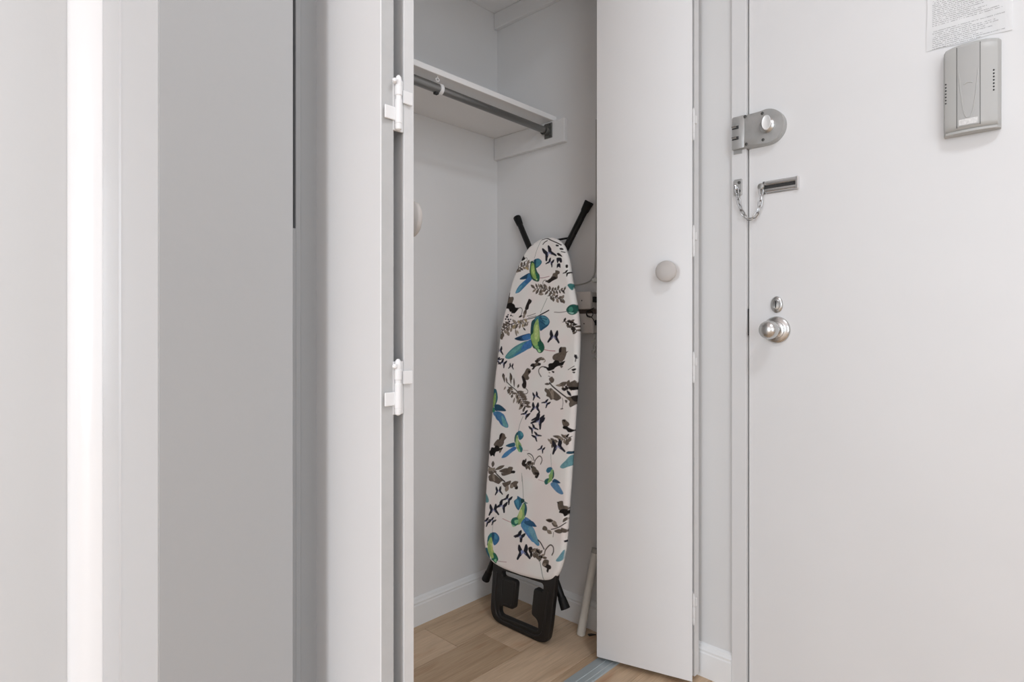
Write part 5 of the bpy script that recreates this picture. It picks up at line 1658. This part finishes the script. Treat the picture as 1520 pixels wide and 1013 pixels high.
# the hem is drawn in slightly behind the edge
rin = rco.copy()
rin[:, 1] = rin[:, 1] + np.sign(cen[1] - rin[:, 1]) * .012
rin[:, 2] = rin[:, 2] + np.where(rin[:, 2] > 1.27, -.012, np.where(rin[:, 2] < .21, .012, 0))
rin[:, 0] += .002
ri_ = rr_ + len(ringi)
allco = np.vstack([co, rco, rin])
nr = len(ringi)
k0 = np.arange(nr); k1 = (k0 + 1) % nr
sk1 = np.stack([ringi[k0], rr_[k0], rr_[k1], ringi[k1]], 1)
sk2 = np.stack([rr_[k0], ri_[k0], ri_[k1], rr_[k1]], 1)
faces = np.vstack([quads, sk1, sk2])
me = bpy.data.meshes.new('cover')
me.vertices.add(len(allco)); me.vertices.foreach_set('co', allco.ravel())
me.loops.add(faces.size); me.loops.foreach_set('vertex_index', faces.ravel().astype(np.int32))
me.polygons.add(len(faces)); me.polygons.foreach_set('loop_start', np.arange(0, faces.size, 4, dtype=np.int32))
me.update(calc_edges=True)
me.validate()
me.polygons.foreach_set('use_smooth', np.ones(len(me.polygons), bool))
ca = me.color_attributes.new('print', 'FLOAT_COLOR', 'POINT')
cc = np.ones((len(allco), 4))
cc[:nb, :3] = colr
cc[nb:nb + nr, :3] = colr[ringi]
cc[nb + nr:, :3] = colr[ringi]
ca.data.foreach_set('color', cc.ravel())
mc = bpy.data.materials.new('printed_cotton')
mc.use_nodes = True
nt = mc.node_tree
at = nt.nodes.new('ShaderNodeAttribute'); at.attribute_name = 'print'
b = nt.nodes['Principled BSDF']
b.inputs['Roughness'].default_value = .85
b.inputs['Specular IOR Level'].default_value = .15
nt.links.new(at.outputs['Color'], b.inputs['Base Color'])
nn = nt.nodes.new('ShaderNodeTexNoise'); nn.inputs['Scale'].default_value = 700
tc = nt.nodes.new('ShaderNodeTexCoord'); nt.links.new(tc.outputs['Object'], nn.inputs['Vector'])
bpn = nt.nodes.new('ShaderNodeBump'); bpn.inputs['Strength'].default_value = .15; bpn.inputs['Distance'].default_value = .0005
nt.links.new(nn.outputs['Fac'], bpn.inputs['Height']); nt.links.new(bpn.outputs['Normal'], b.inputs['Normal'])
me.materials.append(mc)
cover = bpy.data.objects.new('cover', me)
COL.objects.link(cover)
cover.parent = ib
cover.matrix_parent_inverse = Matrix.Translation(ib.location).inverted()
cover['label'] = 'white cotton cover printed with hummingbirds and butterflies'

# metal deck behind the cover
ol = [tuple(p) for p in outline[::6]]
c_ = Vector((.28, .75))
deck = bmesh.new()
f_ = []; g_2 = []
for a, z in ol:
    v = Vector((a, z)); v = v + (Vector((.28, min(1.15, max(.32, z)))) - v).normalized() * .010
    f_.append(deck.verts.new(bp_(v.x, v.y, .0185))); g_2.append(deck.verts.new(bp_(v.x, v.y, .0215)))
deck.faces.new(f_); deck.faces.new(g_2[::-1])
for i in range(len(ol)):
    j = (i + 1) % len(ol)
    deck.faces.new((f_[i], f_[j], g_2[j], g_2[i]))
obj('deck', deck, M_steel, ib)


# black plastic end frame (iron rest)
def curve_plate(splines, d0, d1, bev, name, m, parent):
    cu = bpy.data.curves.new(name, 'CURVE')
    cu.dimensions = '2D'; cu.fill_mode = 'BOTH'
    cu.extrude = max(1e-5, (d1 - d0) / 2 - bev); cu.bevel_depth = bev; cu.bevel_resolution = 3; cu.offset = -bev
    for pts in splines:
        sp = cu.splines.new('POLY')
        sp.points.add(len(pts) - 1)
        for i, (a, z) in enumerate(pts):
            sp.points[i].co = (a, z, 0, 1)
        sp.use_cyclic_u = True
    tmp = bpy.data.objects.new('tmp', cu)
    COL.objects.link(tmp)
    dg = bpy.context.evaluated_depsgraph_get()
    me = bpy.data.meshes.new_from_object(tmp.evaluated_get(dg))
    bpy.data.objects.remove(tmp); bpy.data.curves.remove(cu)
    bm = bmesh.new(); bm.from_mesh(me); bpy.data.meshes.remove(me)
    bmesh.ops.remove_doubles(bm, verts=bm.verts, dist=1e-5)
    for v in bm.verts:
        v.co = bp_(v.co.x, v.co.y, v.co.z + (d0 + d1) / 2)
    return obj(name, bm, m, parent, angle=35)


def rounded(pts, n=5):
    """corner-cut smoothing that keeps the straight runs straight"""
    out = []
    m_ = len(pts)
    for i in range(m_):
        p0, p1, p2 = Vector(pts[i - 1][:2]), Vector(pts[i][:2]), Vector(pts[(i + 1) % m_][:2])
        r = pts[i][2] if len(pts[i]) > 2 else .008
        l1 = min(r, (p0 - p1).length * .48); l2 = min(r, (p2 - p1).length * .48)
        a = p1 + (p0 - p1).normalized() * l1; b = p1 + (p2 - p1).normalized() * l2
        for k in range(n + 1):
            t_ = k / n
            q = a * (1 - t_) ** 2 + p1 * 2 * t_ * (1 - t_) + b * t_ ** 2
            out.append((q.x, q.y))
    return out


outer = rounded([(.1535, .235, .004), (.1550, .10, .02), (.1570, .001, .055), (.4150, .001, .055), (.4230, .06, .02), (.4340, .235, .004)], 8)
hole = rounded([(.201, .1765, .012), (.384, .1835, .012), (.384, .1560, .010), (.345, .1620, .014), (.341, .0900, .02), (.342, .0740, .010), (.370, .0660, .014), (.374, .0330, .010),
                (.199, .0300, .016), (.199, .0620, .012), (.264, .0640, .014), (.268, .1580, .016), (.201, .1560, .012)], 6)
frame = curve_plate([outer, hole], .004, .026, .0045, 'end_frame', M_black, ib)
# raised ribs that follow the rails and the two pads
obj('pad_rim', add_tube(bmesh.new(), [bp_(a, z, .0045) for a, z in rounded([(.205, .1500, .004), (.258, .1520, .012), (.2555, .0735, .012), (.209, .0700, .004)], 5)], .0022, 8, closed=True), M_black, frame, smooth=True)
obj('rail_rib', add_tube(bmesh.new(), [bp_(a, z, .0050) for a, z in catmull([Vector(p) for p in [(.178, .165), (.178, .07), (.186, .030), (.215, .0155), (.29, .0150), (.36, .0160), (.388, .028), (.398, .065), (.408, .165)]], 6)], .0042, 10), M_black, frame, smooth=True)


# legs behind the board
def leg(a0, z0, a1, z1, d0, d1, r=.0105, foot=True):
    lg = obj('leg', add_tube(bmesh.new(), [bp_(a0, z0, d0), bp_(a1, z1, d1)], r, 16), M_blacktube, ib, smooth=True)
    if foot:
        p0, p1 = bp_(a0, z0, d0), bp_(a1, z1, d1)
        dr_ = (p1 - p0).normalized()
        bm = bmesh.new()
        add_lathe(bm, [(r * 1.15, -.004), (r * 1.35, -.003), (r * 1.30, .008), (r * 1.15, .030), (r * 1.02, .034)], p0, dr_, 18)
        obj('rubber_foot', bm, M_rubber, lg, angle=50)
    return lg


leg(.1190, 1.4150, .2450, 1.2190, .044, .036)
leg(.4440, 1.4250, .3050, 1.1750, .044, .036, r=.0115)
obj('cross_bar', add_tube(bmesh.new(), [bp_(.275, 1.3110, .041), bp_(.372, 1.3135, .041)], .0035, 8), M_blacktube, ib, smooth=True)
leg(.2450, 1.2190, .2650, .3500, .036, .034, foot=False)
leg(.3050, 1.1750, .2900, .3500, .036, .034, foot=False)
leg(.0850, .1040, .1650, .2700, .046, .036, r=.0110)
leg(.4460, .1150, .3600, .2700, .046, .036, r=.0115)
obj('leg_hub', add_tube(bmesh.new(), [bp_(.16, .2700, .034), bp_(.37, .2700, .034)], .0085, 12), M_blacktube, ib, smooth=True)

# ------------------------------------------------------------------ unseen ceiling lamp, added to house the fill light
cl = empty('fill_ceiling_lamp', (-1.05, -2.00, H))
tag(cl, 'unseen round ceiling lamp added over the hall for fill', 'lamp')
obj('lamp_base', add_lathe(bmesh.new(), [(.25, 0), (.25, .03), (.23, .04), (.22, .04)], (-1.05, -2.00, H), (0, 0, -1), 40), M_satin, cl, angle=40)
